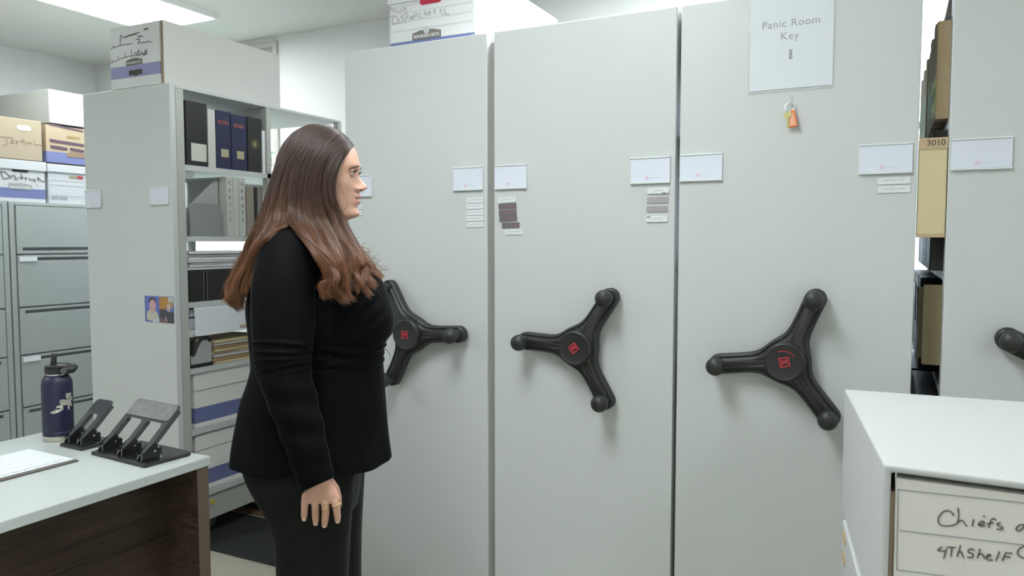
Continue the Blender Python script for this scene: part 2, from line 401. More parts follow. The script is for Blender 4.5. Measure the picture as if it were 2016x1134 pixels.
# (x pixel, y pixel of the centre, colour, tilt degrees)
strips = []
for i in range(5): strips.append((935.5, 394+12*i, 'w', 1.0, 'white magnet label in the stack of five, row %s from its top' % ('one','two','three','four','five')[i]))
strips += [(998.5,393.5,'w',2.5,'white magnet label on top of the dark magnet strips'), (999,406,'d',2.5,'uppermost dark magnet strip of four on the middle panel'),
           (999.5,418.5,'d',2.5,'second dark magnet strip from the top, middle panel'), (1000.5,430.5,'d',2.5,'third dark magnet strip from the top, middle panel'),
           (1005.5,443.5,'d',1.0,'lowest dark magnet strip of four, shifted to the right'), (1012.5,456.5,'w',1.0,'white magnet label under the dark magnet strips')]
strips += [(1296,375.5,'r',0,'rounded white magnet label with a worn lower corner, above the grey strips'), (1295,394,'g',0,'upper grey magnet strip below the rounded label'),
           (1294,411.5,'g',0,'lower grey magnet strip below the rounded label'), (1293,431,'r',0,'rounded white magnet label below the grey strips')]
strips += [(1760,355.5,'w2',0,'upper white magnet label beside the gap with the cream box'), (1760,372.5,'w2',0,'lower white magnet label beside the gap with the cream box')]
strips += [(700,407,'w',0,'upper white magnet label behind the person\'s lips'), (700,419.5,'w',0,'lower white magnet label behind the person\'s chin')]
M_md = mat('dark_magnet', (.155,.135,.15), .5); M_mg = mat('grey_magnet', (.37,.35,.37), .5); M_mw = mat('magnet_white', (.72,.76,.77), .6)
for (px, py, k, tl, lab) in strips:
    c = south(px, py); wd = {'w':.066,'w2':.079,'d':.066,'g':.067,'r':.068}[k]; hh = .0185 if k != 'd' else .018
    t = thing('magnet_label', lab, 'magnet label', c, 0, 'small magnet labels on the end panels')
    rm = Matrix.Rotation(-R(tl), 4, 'Y')
    mt = {'w':M_mw,'w2':M_mw,'r':M_mw,'d':M_md,'g':M_mg}[k]
    m = MB()
    if k == 'r':
        pts = []
        for (qx, qy) in ((wd/2-.004, hh/2-.004), (-wd/2+.004, hh/2-.004), (-wd/2+.004, -hh/2+.004), (wd/2-.004, -hh/2+.004)):
            a0 = math.degrees(math.atan2(qy, qx)); q0 = {(1,1):0,(-1,1):90,(-1,-1):180,(1,-1):270}[(1 if qx>0 else -1, 1 if qy>0 else -1)]
            for a in range(0, 91, 30): pts.append((qx+.004*math.cos(R(q0+a)), qy+.004*math.sin(R(q0+a))))
        m.prism(pts, 0, .004, M4((0,0,0),(1,0,0),(0,0,1),(0,-1,0)))
    else: m.box(-wd/2, wd/2, -.002, 0, -hh/2, hh/2, rm)
    o = m.build('strip', mt, t); fixnormals(o)
    if k in ('w', 'w2', 'r'):
        lm = MB(); z0 = 0.001; yy = -.0023 if k != 'r' else -.0043; segs = [(-.026,-.014),(-.011,.004),(.007,.025)] if k != 'r' else [(-.012,.018)]
        for a, b in segs: lm.box(a, b, yy-.0002, yy, z0-.0012, z0+.0012, rm)
        lm.build('print', mat('faint_print', (.48,.52,.54), .7), t)
    if k == 'r':
        qx = (.012,.026) if py < 400 else (-.031,-.018); qz = (-.0095,-.006) if py < 400 else (.004,.0075)
        MB().box(qx[0], qx[1], -.0045, -.0041, qz[0], qz[1]).build('worn_spot', mat('worn_olive', (.25,.24,.17), .8), t)
    if k == 'd': MB().box(.0, wd/2-.004, -.0026, -.0021, -.004, .004, rm).build('faded_patch', mat('faded_red', (.21,.14,.155), .5), t)

# ---- Panic Room Key sign in its sleeve, hook and keys
sg = thing('sign', 'white paper sign reading Panic Room Key with a small down arrow', 'sign', (-.272, 2.2985, 1.95))
MB().box(-.117, .113, -.0012, 0, -.144, .146).build('sleeve', M_plas, sg)
MB().box(-.112, .110, -.0022, -.0013, -.137, .141).build('paper', mat('sign_paper', (.68,.72,.76), .7), sg)
text('lettering', 'Panic Room', F_SOUTH(-.002, -.0024, .044), .0295, M_inkl, sg, sx=1.02, spacing=1.08)
text('lettering', 'Key', F_SOUTH(-.004, -.0024, .0085), .0305, M_inkl, sg, spacing=1.08)
MB().prism([(-.004,.015),(.004,.015),(.004,-.007),(.0075,-.007),(0,-.014),(-.0075,-.007),(-.004,-.007)], 0, .0005, F_SOUTH(-.0005, -.0023, -.044)).build('arrow', M_inkl, sg)
hk = thing('wall_hook', 'small clear adhesive hook holding the keys under the sign', 'hook', (-.271, 2.2985, 1.782))
m = MB(); m.box(-.006, .006, -.003, 0, -.012, .012); m.tube([(0,-.003,-.004),(0,-.010,-.012),(0,-.016,-.010),(0,-.017,-.004)], .0016, 8)
m.build('hook', M_plas, hk, smooth='auto')
ky = thing('key_ring', 'brass key and orange tag hanging on a steel split ring', 'keys', (-.271, 2.287, 1.772))
def torus(m, c, r, q, u, v, n=28, arc=360):
    c = Vector(c); u = Vector(u); v = Vector(v); P = [c+(u*math.cos(R(arc*i/n))+v*math.sin(R(arc*i/n)))*r for i in range(n+1)]
    return m.tube(P, q, 8, caps=arc < 360)
m = MB(); torus(m, (0,-.002,-.014), .0125, .0012, (1,0,0), (0,.15,1)); torus(m, (.001,.001,-.013), .0125, .001, (1,.1,0), (0,-.1,1)); m.build('split_ring', M_chrome, ky, smooth=True)
fr = M4((-.004,-.004,-.036), (.96,-.25,.1), (-.06,.0,1), (-.25,-.96,0))
m = MB(); m.prism([(.011*math.cos(R(a)), .009*math.sin(R(a))) for a in range(0,360,20)], 0, .002, fr); m.prism([(-.004,-.006),(.003,-.006),(.003,-.034),(.0005,-.038),(-.004,-.034),(-.0025,-.028),(-.004,-.022),(-.0025,-.016)], 0, .002, fr)
m.build('key', mat('brass', (.62,.58,.26), .35, .7), ky)
fr = M4((.009,-.002,-.025), (.97,-.2,0), (-.05,0,1), (-.2,-.97,0))
MB().prism([(-.003,.003),(.006,.002),(.0125,-.043),(-.012,-.046),(-.008,-.012)], 0, .004, fr).build('orange_tag', mat('orange_plastic', (.78,.20,.045), .4), ky, bevel=.001)
MB().prism([(-.001,-.006),(.004,-.006),(.0095,-.040),(-.009,-.042),(-.006,-.014)], .0042, .0047, fr).build('tag_paper', mat('pale_orange', (.82,.42,.26), .6), ky)

# ---- photographs on the leftmost end panel
ph = thing('snapshot_pair', 'two small portrait snapshots side by side on the leftmost end panel', 'photo', (-2.8955, 2.2985, 1.082))
MB().box(-.094, .090, -.001, 0, -.058, .058).build('print', mat('photo_blue', (.12,.16,.50), .35), ph)
FP = F_SOUTH(0, -.0011, 0)
def flat(name, pts, col, z, rough=.4):
    return MB().prism(pts, z, z+.0002, FP).build(name, mat('photo_'+name, col, rough), ph)
ell = lambda cx, cy, a, b, n=22: [(cx+a*math.cos(2*math.pi*i/n), cy+b*math.sin(2*math.pi*i/n)) for i in range(n)]
flat('left_margin', [(-.094,-.058),(-.084,-.058),(-.084,.058),(-.094,.058)], (.09,.15,.40), 0)
flat('hair', ell(-.045, .034, .022, .018), (.07,.03,.03), .0002)
flat('face', ell(-.043, .012, .021, .030), (.56,.34,.33), .0004)
flat('shirt', [(-.082,-.048),(-.083,-.03),(-.076,-.01),(-.058,-.005),(-.044,-.022),(-.03,-.006),(-.014,-.014),(-.002,-.04),(-.002,-.058),(-.04,-.055)], (.50,.49,.40), .0006)
flat('corner', [(-.04,-.058),(-.001,-.058),(-.001,-.042),(-.036,-.045)], (.5,.56,.66), .0008)
flat('autumn_tree', [(0,.055),(.055,.058),(.058,.03),(.05,.005),(0,.0)], (.42,.22,.05), .0002)
flat('sky', [(.052,.056),(.090,.056),(.090,.03),(.058,.03)], (.48,.50,.50), .0002)
flat('blonde_figure', ell(.072, .022, .016, .016), (.42,.28,.11), .0004)
flat('dark_coats', [(0,.0),(.03,.002),(.05,-.008),(.09,-.01),(.09,-.058),(0,-.058)], (.06,.055,.07), .0002)
flat('pale_face', ell(.060, .010, .011, .018), (.60,.42,.37), .0006)
flat('brown_ground', [(.0,-.058),(.0,-.035),(.03,-.04),(.06,-.058)], (.17,.10,.10), .0004)
flat('pale_legs', [(.035,-.03),(.042,-.032),(.05,-.05),(.042,-.052)], (.4,.36,.42), .0006)

# ================================================================ STORAGE BOXES
def plaque(t, fr, w, words=True, mt=None):
    m = MB(); h = w*.2
    m.prism([(-w/2,-h/2),(w/2,-h/2),(w/2,h/2),(w/4,h*.8),(0,h*.92),(-w/4,h*.8),(-w/2,h/2)], 0, .0005, fr)
    m.build('plaque', mt or mat('plaque_grey', (.16,.15,.13), .7), t)
    text('lettering', 'BANKERS BOX', fr @ Matrix.Translation((0,-h*.02,.0006)), w*.135, M_white, t, thick=.0003)
def storage_box(name, label, loc, rot, w, l, h, col=None, lid=.05, band=None, lidcol=None, group=None, lw=.006):
    """front face looks towards local -Y; band = (z0, z1) of the blue stripe"""
    t = thing(name, label, 'storage box', loc, rot, group)
    col = col or (.64,.65,.645)
    mt = band_mat('box_%s_%s_%s' % (band[0], band[1], col), col, (.15,.175,.36), band[0], band[1]) if band else mat('box_%s' % (col,), col, .75, bump=.1, bscale=40)
    hb = h - (0.004 if lid else 0)
    MB().box(-w/2+lw, w/2-lw, lw, l-lw, 0, hb).build('body', mt, t, bevel=.002)
    if lid:
        MB().box(-w/2, w/2, 0, l, h-lid, h).build('lid', mat('lid_%s' % (lidcol or col,), lidcol or col, .75, bump=.1, bscale=40), t, bevel=.002)
    return t
FS = lambda x, y, z: F_SOUTH(x, y-.0004, z)
def hole(t, x, y, z, w, h, mt, m=None):
    pts = [(w/2-h/2+h/2*math.cos(R(a)), h/2*math.sin(R(a))) for a in range(-90, 91, 15)]+[(-w/2+h/2+h/2*math.cos(R(a)), h/2*math.sin(R(a))) for a in range(90, 271, 15)]
    return MB().prism(pts, -.001, .0008, FS(x, y, z)).build('hand_hole', mt, t)

# box on the left shelving unit: an outer shell with a slide-out labelled front
t = thing('storage_box', 'long grey box on the leftmost shelving unit, scribbled white front with purple band', 'storage box', (-3.005, 2.305, 2.0625), R(.5))
m = MB(); W, Lh, Hh = .172, .700, .272
m.box(-W, W, .0, Lh, .002, .005); m.box(-W, W, .0, Lh, Hh-.004, Hh); m.box(-W, -W+.005, .0, Lh, .005, Hh-.004); m.box(W-.005, W, .0, Lh, .005, Hh-.004); m.box(-W+.005, W-.005, Lh-.005, Lh, .005, Hh-.004)
m.build('outer_shell', M_boardg, t)
MB().box(-W+.010, W-.018, .012, Lh-.01, .006, Hh-.012).build('drawer_core', M_brown, t)
MB().box(-W+.004, W-.022, -.004, .010, .001, Hh-.004).build('drawer_front', band_mat('purple_band_front', (.70,.72,.72), (.30,.30,.50), .045, .098), t)
MB().box(W-.019, W-.012, .002, .010, .006, Hh-.006).build('cardboard_edge', M_brown, t)
yf = 2.305-.0045
plaque(t, FS(-.012, -.0042, .108), .105)
MB().prism([(-.042,.010),(.042,.010),(.042,-.012),(.014,-.012),(.002,-.020),(-.010,-.012),(-.042,-.012)], 0, .0006, FS(-.005, -.0042, .066)).build('drawer_pull', mat('dull_metal_dark', (.07,.07,.06), .4, .5), t)
P7 = lambda L_: [(200+x/7.085, 30+y/7.085) for x, y in L_]
S = [[(130,475),(170,455),(250,425),(340,410),(430,395)],[(150,430),(190,450)],[(265,290),(262,410),(265,290),(300,300),(290,320)],
     [(310,315),(340,300),(370,290),(400,280),(430,265),(460,255),(490,250),(530,240)],[(320,300),(350,310),(380,275),(410,290),(450,262),(470,272),(520,235)],
     [(500,300),(540,290),(580,295)],[(535,290),(530,320)],[(480,335),(530,340),(510,400),(530,370),(560,395),(590,370),(620,385),(650,360),(680,375),(710,365)],
     [(125,665),(200,640),(290,600),(380,575),(460,565),(600,545)],[(140,620),(160,650)],[(230,570),(240,610)],[(330,520),(335,590)],[(415,490),(420,570)],[(450,550),(480,520),(500,550),(520,480),(525,560)],
     [(540,550),(560,510),(590,540),(620,480),(630,550)],[(590,560),(640,500)],[(590,195),(650,180)],[(590,205),(650,190)]]
ink('handwritten_lettering', t, [P7(s) for s in S], (-3.0, yf, 2.2), (0,-1,0), M_ink, .0028)

# box marked Dispatcher, and the white box behind it, on the shelving behind the person
t = storage_box('storage_box', 'white lidded box marked Dispatcher with a red folder in its hand hole', (-1.538, 2.40, PTOP+.001), 0, .380, .345, .262, band=(.0, .041), lid=.078)
hole(t, .0, .0055, .176, .092, .022, M_redc)
plaque(t, FS(-.018, .0055, .053), .125)
yf = 2.40+.0055
MB().prism(ell(0, 0, .013, .013), .0008, .0012, FS(-.018, .0055, .073)).build('seal', mat('pale_seal', (.5,.52,.5), .7), t)
m = MB(); 
for z in (.082, .114, .146, .172): m.box(-.175, .172, .0050, .0056, z, z+.0012)
for x in (-.178, .174): m.box(x, x+.0012, .0050, .0056, .03, .173)
m.build('ruled_lines', mat('pale_blue_line', (.50,.54,.57), .7), t)
MB().box(.105,.135,.0050,.0056,.1735,.181).build('printed_mark', mat('print_blue', (.35,.38,.52), .7), t)
P10 = lambda L_: [(750+x/10.08, y/10.08) for x, y in L_]
S = [[(235,330),(235,490)],[(180,340),(300,330),(345,400),(310,460),(230,490)],[(355,380),(350,430)],[(450,310),(400,330),(440,380),(430,430),(350,465)],[(490,320),(490,460)],[(470,270),(530,270),(530,340),(495,365)],
     [(570,340),(600,380),(610,320),(625,380)],[(650,270),(650,390)],[(630,330),(700,310)],[(700,230),(705,340)],[(790,260),(750,290),(770,350),(830,340)],[(870,220),(880,320)],[(870,270),(910,255),(920,310)],
     [(950,270),(990,240),(960,230),(950,290),(1000,290)],[(1060,190),(1065,280)],[(1060,220),(1095,200)],[(1175,190),(1190,260)],[(1175,190),(1210,180)],[(1180,225),(1205,220)],[(1215,250),(1220,310)],[(1260,170),(1275,300)],
     [(1300,300),(1290,260),(1310,300)],[(1350,260),(1330,290),(1355,310)],[(150,270),(190,150),(230,180),(180,210)],[(230,230),(260,200)],[(290,170),(285,240),(320,230)],[(340,220),(360,250),(390,240)],[(400,170),(405,230)],[(440,150),(470,170),(430,230)],[(490,150),(495,230)]]
ink('handwritten_lettering', t, [P10(s) for s in S], (-1.5, yf, 2.2), (0,-1,0), M_inkl, .0026)
storage_box('storage_box', 'plain white lidded box directly behind the box marked Dispatcher', (-1.528, 2.752, PTOP+.001), 0, .385, .36, .262, lid=.05)

# ---- filing cabinets by the left wall
def cabinet(y0, y1, label, marks):
    t = thing('filing_cabinet', label, 'filing cabinet', (-4.3, (y0+y1)/2, 0), R(90), 'grey five drawer filing cabinets'); w = (y1-y0)/2-.001
    MB().box(-w, w, .012, .48, .06, 1.60).build('carcass', M_cab, t, bevel=.003)
    m = MB(); m.box(-w, -w+.028, -.004, .012, .06, 1.60); m.box(w-.028, w, -.004, .012, .06, 1.60); m.box(-w+.028, w-.028, -.004, .012, 1.582, 1.60); m.box(-w+.028, w-.028, -.004, .012, .06, .17)
    m.build('face_frame', M_cab, t, bevel=.002)
    MB().box(-w+.03, w-.03, .06, .44, 0, .06).build('plinth', M_cabd, t)
    Z = [(1.315,1.578),(1.022,1.305),(.757,1.012),(.465,.747),(.175,.455)]
    for k, (a, b) in enumerate(Z):
        up = k > 0; hz = (b-.030, b-.012) if up else (a+.016, a+.034)
        m = MB(); x0, x1 = -w+.034, w-.034
        m.box(x0, x1, -.008, .012, a, hz[0]); m.box(x0, x1, -.008, .012, hz[1], b); m.box(x0, x0+.03, -.008, .012, hz[0], hz[1]); m.box(x1-.03, x1, -.008, .012, hz[0], hz[1])
        m.box(x0+.03, x1-.03, .004, .012, hz[0], hz[1])
        d = m.build('drawer', M_cab, t, bevel=.0015)
        MB().box(x0+.03, x1-.03, .0028, .0039, hz[0], hz[1]).build('pull_recess', M_cabd, d)
        if k in marks: MB().box(x0+.008, x0+.104, -.0125, -.0085, b-.033, b-.008).build('label_holder', mat('label_white', (.72,.76,.78), .5), d)
    return t
cabinet(2.480, 3.38, 'grey lateral filing cabinet nearest the shelving, under the white box with printed grid', (1, 3))
cabinet(1.572, 2.474, 'grey lateral filing cabinet cut off by the left edge of the photo', (2, 4))
FE = lambda y, z: None
def ebox(label, y0, y1, z, l, h, **k):
    return storage_box('storage_box', label, (-4.305, (y0+y1)/2, z), R(90), y1-y0, l, h, **k)
t = ebox('white box marked Destruction with a blue band, on the filing cabinets', 2.375, 2.700, 1.601, .40, .228, col=(.52,.54,.56), band=(.020,.074), lid=.052)
hole(t, .02, .0055, .172, .088, .018, M_hole); plaque(t, FS(.02, .0055, .080), .125, mt=mat('plaque_pale', (.28,.3,.3), .7))
pE = (-4.3105, 2.5, 1.7); P11 = lambda L_: [(x/11.34, 300+y/11.34) for x, y in L_]
S = [[(15,430),(40,500),(65,590)],[(15,430),(110,440),(180,500),(200,560),(130,580),(60,585)],[(200,560),(240,570),(260,530),(225,520),(205,555)],[(330,515),(290,520),(340,550),(370,600),(320,590)],[(470,470),(490,600)],[(400,570),(520,560)],[(555,560),(575,620)],[(565,580),(600,565)],
     [(650,570),(680,620),(720,600)],[(780,600),(745,610),(770,645),(800,630)],[(850,550),(860,630)],[(830,580),(880,585)],[(900,600),(910,640)],[(930,640),(980,640),(960,655)]]
ink('handwritten_lettering', t, [P11(s) for s in S], pE, (1,0,0), mat('soft_marker', (.17,.17,.18), .8), .0055)
S = [[(190,670),(290,690),(370,700)],[(390,705),(470,710),(540,715)],[(600,720),(680,718)],[(810,715),(850,735)]]
ink('faint_lettering', t, [P11(s) for s in S], pE, (1,0,0), M_inkp, .004)
t = ebox('white box with a printed grid beside the box marked Destruction', 2.706, 3.035, 1.601, .40, .224, col=(.521,.54,.56), lid=.045)
hole(t, -.01, .0055, .158, .05, .016, mat('olive_hole', (.3,.27,.18), .8)); 
MB().box(.015,.05,.0046,.0052,.150,.166).build('red_folder', M_redc, t)
m = MB()
for z in (.132, .105, .045): m.box(-.148, .15, .0050, .0056, z, z+.0016)
for x in (-.148, -.10, -.05, .0, .05, .10): m.box(x, x+.0016, .0050, .0056, .105 if x > -.14 else .02, .134)
m.build('printed_grid', mat('grid_grey', (.45,.48,.5), .7), t)
text('lettering', 'XX1XX0', FS(-.095, .0055, .030), .03, mat('grid_dark', (.2,.22,.24), .7), t, sx=.8)
text('lettering', 'R', FS(.09, .0055, .022), .02, mat('pink_print', (.75,.25,.25), .7), t)
t = ebox('kraft cardboard box with an oval hand hole, upper row on the cabinets', 2.372, 2.690, 1.834, .40, .222, col=(.36,.305,.215), lid=0)
hole(t, .055, .0055, .173, .075, .026, M_paper)
P7b = lambda L_: [(x/7.09, 160+y/7.09) for x, y in L_]
S = [[(0,770),(80,775),(180,785)],[(90,780),(100,880),(60,890)],[(150,860),(190,830),(170,810),(150,850),(200,860)],[(220,830),(250,850),(225,880)],[(310,790),(325,880)],[(280,830),(350,835)],[(360,850),(370,880),(400,850),(440,870)],[(480,820),(490,880),(580,885)]]
ink('handwritten_lettering', t, [P7b(s) for s in S], (-4.3105,2.5,1.9), (1,0,0), mat('brown_pencil', (.27,.21,.14), .8), .0035)
t = ebox('kraft box with purple scribbles and a blue band, upper row on the cabinets', 2.702, 3.030, 1.834, .40, .212, col=(.40,.32,.215), band=(0,.062), lid=0)
S = [[(690,600),(800,620),(920,650),(1040,675),(1150,700)],[(700,815),(820,835),(950,855),(1165,890)],[(705,835),(900,865),(1165,905)],[(710,905),(800,915),(930,940)],[(715,925),(930,955)],[(985,940),(1080,955),(1165,975)],[(985,955),(1165,985)]]
for s in S: ink('scribble', t, [P7b(s)], (-4.3105,2.5,1.9), (1,0,0), mat('purple_marker', (.10,.06,.09), .8), .010)
MB().box(-.035,.045,.0046,.0052,.150,.162).build('slot', mat('olive_slot', (.28,.21,.08), .8), t)
MB().prism([(-.06,-.015),(.06,-.015),(.06,.006),(.03,.018),(-.03,.018),(-.06,.006)], 0, .0006, FS(.02, .0055, .055)).build('plaque', mat('brown_plaque', (.24,.17,.12), .8), t)
t = ebox('white box on top of the two kraft boxes on the cabinets', 2.725, 3.045, 2.058, .62, .190, lid=0, col=(.36,.375,.355))  # body coloured grey to stand for the shaded side of a white box
MB().box(-.1535, .1535, .0035, .0058, .001, .189).build('lit_end_face', mat('white_end_lit', (.52,.54,.555), .75), t)  # sheet added so the lit end stays whiter than the shaded body
hole(t, .035, .0055, .125, .075, .022, mat('shaded_hole', (.42,.46,.44), .8))
MB().prism([(0,0),(.028,-.004),(.02,-.014),(.004,-.012)], 0, .0004, FS(.03, .0055, .112)).build('grey_mark', M_inkp, t)

# ================================================================ THINGS ON THE LEFTMOST SHELVING (spines look towards the aisle)
XF = -2.806
def sbook(name, label, cat, y0, y1, z0, z1, mt, depth=.24, group=None, setback=0.0):
    t = thing(name, label, cat, (XF-setback, (y0+y1)/2, z0), R(90), group); w = (y1-y0)/2-.0006; h = z1-z0
    m = MB(); m.box(-w, w, 0, .004, 0, h); m.box(-w, -w+.003, .004, depth, 0, h); m.box(w-.003, w, .004, depth, 0, h)
    m.build('cover', mt, t, bevel=.0012)
    MB().box(-w+.0035, w-.0035, .0045, depth-.012, .004, h-.008).build('pages', M_paper, t)
    return t, w, h
z = 1.7205
t, w_, h_ = sbook('binder', 'wide black binder with a big blank white label, first on the top shelf', 'binder', 2.388, 2.506, z, 2.005, M_binder)
MB().box(-w_+.025, w_-.008, -.0008, .0, .022, .100).build('spine_label', mat('label_cream', (.60,.60,.52), .7), t)
sbook('binder', 'narrow white binder between the black and the navy volumes', 'binder', 2.508, 2.552, z, 1.985, mat('white_binder', (.58,.59,.55), .6))
for (a, b, lab) in ((2.556, 2.642, 'navy volume with red lettering next to the narrow white binder'), (2.646, 2.742, 'navy volume with red lettering next to the black volume with gold seal')):
    t, w_, h_ = sbook('bound_volume', lab, 'book', a, b, z, 1.988-.006*(a > 2.6), M_navy, group='navy bound volumes')
    text('lettering', 'RECORDS', F_SOUTH(0, -.0003, h_*.80), .023, mat('red_foil', (.50,.12,.05), .5), t, sx=.62)
    MB().box(-.022+.006, .022+.006, -.0008, 0, .055, .092).build('spine_label', mat('tan_label', (.46,.42,.26), .7), t)
t, w_, h_ = sbook('bound_volume', 'black volume with a round gold seal on its spine', 'book', 2.748, 2.838, z, 1.985, M_binder)
m = MB(); fr = F_SOUTH(0, -.0002, h_*.52)
m.prism(ell(0,0,.010,.012), 0, .0005, fr); torus(m, fr @ Vector((0,0,.0003)), .022, .0008, (1,0,0), (0,0,1)); torus(m, fr @ Vector((0,0,.0003)), .017, .0006, (1,0,0), (0,0,1))
m.build('gold_seal', mat('gold_foil', (.36,.30,.12), .45), t)
sbook('bound_volume', 'thin white volume right after the black volume with gold seal', 'book', 2.842, 2.862, z, 1.93, M_white)
# second shelf
z = 1.4055
t = thing('book_end', 'grey steel book end plate at the front of the second shelf', 'book end', (XF, 2.49, z), R(90))
m = MB(); m.prism([(-.085,0),(.095,0),(.095,.11),(.088,.135),(.072,.150),(-.06,.150),(-.085,.13)], 0, .002, F_SOUTH(0, .012, 0)); m.box(-.085,.095,.012,.030,0,.0015)
m.build('plate', mat('dark_grey_steel', (.27,.28,.275), .4), t)
t = thing('magazine_file', 'grey slanted magazine file behind the book end', 'magazine file', (XF-.035, 2.50, z), R(90))
m = MB(); m.prism([(-.11,0),(.11,0),(.11,.275),(.10,.275),(-.11,.10)], 0, .004, F_SOUTH(0, .02, 0)); m.box(-.11,.11,.016,.22,0,.003); m.box(.107,.11,.016,.22,.003,.27)
m.build('body', mat('grey_card', (.42,.425,.41), .7), t)
for (a, b, s, lab) in ((2.612, 2.648, 'CERTIF', 'white binder lettered down its spine, left of the one reading GRANTS'), (2.650, 2.684, None, 'plain white binder beside the one reading GRANTS'), (2.686, 2.726, 'GRANTS', 'white binder reading GRANTS down its spine')):
    t, w_, h_ = sbook('binder', lab, 'binder', a, b, z, z+.28, mat('white_binder', (.58,.59,.55), .6))
    if s:
        for i, ch in enumerate(s): text('lettering', ch, F_SOUTH(-.001, -.0003, h_*(.90-.125*i)), .026, M_ink, t)
for (a, b, c, lab) in ((2.735, 2.748, (.10,.03,.03), 'thin dark red book on the second shelf'), (2.750, 2.800, (.33,.29,.24), 'brown book with pale pages on the second shelf'), (2.803, 2.822, (.03,.03,.03), 'thin black book on the second shelf'), (2.825, 2.862, (.25,.24,.22), 'grey-brown book nearest the person on the second shelf')):
    sbook('book', lab, 'book', a, b, z, z+.245, mat('cloth_%.2f' % c[0], c, .7), setback=.02)
# third shelf: boxes and loose paper stacks
z = 1.1105
for (a, b, lab) in ((2.386, 2.475, 'black box file at the front of the third shelf'), (2.478, 2.80, 'long black box file on the third shelf behind the first')):
    t = thing('box_file', lab, 'box file', (XF, (a+b)/2, z), R(90)); w2 = (b-a)/2-.001
    MB().box(-w2, w2, 0, .23, 0, .142).build('case', M_binder, t, bevel=.003)
    MB().box(w2-.010 if a < 2.4 else -w2+.004, w2-.009 if a < 2.4 else -w2+.005, -.0008, .0, .004, .138).build('seam', M_inkl, t)
def sheets(name, label, cat, x0, x1, y0, y1, z0, n, th, mt, jit=.008, group=None, wav=0):
    t = thing(name, label, cat, ((x0+x1)/2, (y0+y1)/2, z0), 0, group); zz = 0
    for i in range(n):
        dx, dy, rz = random.uniform(-jit, jit), random.uniform(-jit, jit), random.uniform(-.03, .03)
        q = th*random.uniform(.7, 1.3); mm = Matrix.Translation((dx, dy, 0)) @ Matrix.Rotation(rz, 4, 'Z')
        m = MB().box(-(x1-x0)/2, (x1-x0)/2, -(y1-y0)/2, (y1-y0)/2, zz, zz+q*.85, mm)
        m.build('folder' if cat == 'folders' else 'bundle', mt[i % len(mt)], t, bevel=min(.002, q*.3)); zz += q
    return t
sheets('paper_stack', 'stack of loose white papers on the black box files', 'paper stack', -3.03, -2.815, 2.39, 2.80, 1.2535, 7, .0125, [M_white, M_paper, mat('greyed_paper', (.50,.48,.47), .8)], .010)
sheets('paper_stack', 'broad pile of white sheets on the low fourth shelf', 'paper stack', -3.07, -2.834, 2.405, 2.842, .9855, 2, .043, [M_paper, mat('bright_paper', (.80,.83,.88), .7)], .003)
tag(MB().add([(-2.833,2.40,1.1045),(-2.833,2.85,1.1045),(-2.8125,2.85,1.1035),(-2.8125,2.40,1.1035),(-2.796,2.40,1.075),(-2.796,2.85,1.075),(-2.7945,2.40,.957),(-2.7945,2.85,.957)], [(0,3,2,1),(3,4,5,2),(4,6,7,5)]).build('paper', mat('bright_paper', (.80,.83,.88), .7)), 'large white sheet hanging over the edge of the low fourth shelf', 'paper')
tag(MB().box(-2.7925, -2.7885, 2.66, 2.85, .972, .985).build('folder', M_manila, bevel=.001), 'manila folder edge hanging in front of the white sheet on the fourth shelf', 'folder')
# fifth shelf
z = .8105
t = thing('magazine_file', 'small grey magazine file with black edges on the fifth shelf', 'magazine file', (XF, 2.445, z), R(90))
m = MB(); m.prism([(-.055,.0),(.06,.0),(.06,.10),(.045,.125),(-.02,.13),(-.055,.05)], 0, .003, F_SOUTH(0, .01, 0)); m.box(.057,.06,.01,.2,0,.1); m.build('side_panel', mat('grey_card', (.42,.425,.41), .7), t)
m = MB(); m.box(-.058,.062,.0,.012,0,.016); m.tube([(-.045,.005,.06),(-.025,.0,.11),(.0,-.0,.134),(.035,.0,.132),(.048,.004,.118)], .008, 8); m.box(-.05,-.02,.012,.2,0,.11)
m.build('black_edge', M_binder, t)
sheets('folder_stack', 'stack of manila folders and brown papers on the fifth shelf', 'folders', -3.03, -2.822, 2.525, 2.842, .8105, 8, .0125, [M_manila, mat('brown_envelope', (.38,.25,.13), .8), mat('greyed_paper', (.50,.48,.47), .8), M_manila], .010)
# lidded boxes below
for (zz, hh, lab) in ((.531, .258, 'white lidded box with blue band on the left shelving, upper of two'), (.236, .262, 'white lidded box with blue band on the left shelving, lower of two')):
    t = storage_box('storage_box', lab, (-3.0, 2.400, zz), 0, .38, .455, hh, band=(.022, .092), lid=.085 if zz > .5 else .07, col=(.80,.79,.765), group=None)
    MB().prism([(-.012,.0),(.012,.0),(.012,.014),(-.012,.014)], 0, .0006, F_SOUTH(.135, .0055, .13)).build('dark_mark', M_inkl, t)
tag(MB().lathe([(.0001,0),(.011,0),(.011,.006),(.0001,.006)], 16, M4((-2.7975,2.475,.175),(0,1,0),(0,0,1),(1,0,0))).build('sticker', mat('yellow_dot', (.55,.50,.05), .5)), 'small yellow round sticker on the base of the left shelving unit', 'sticker')

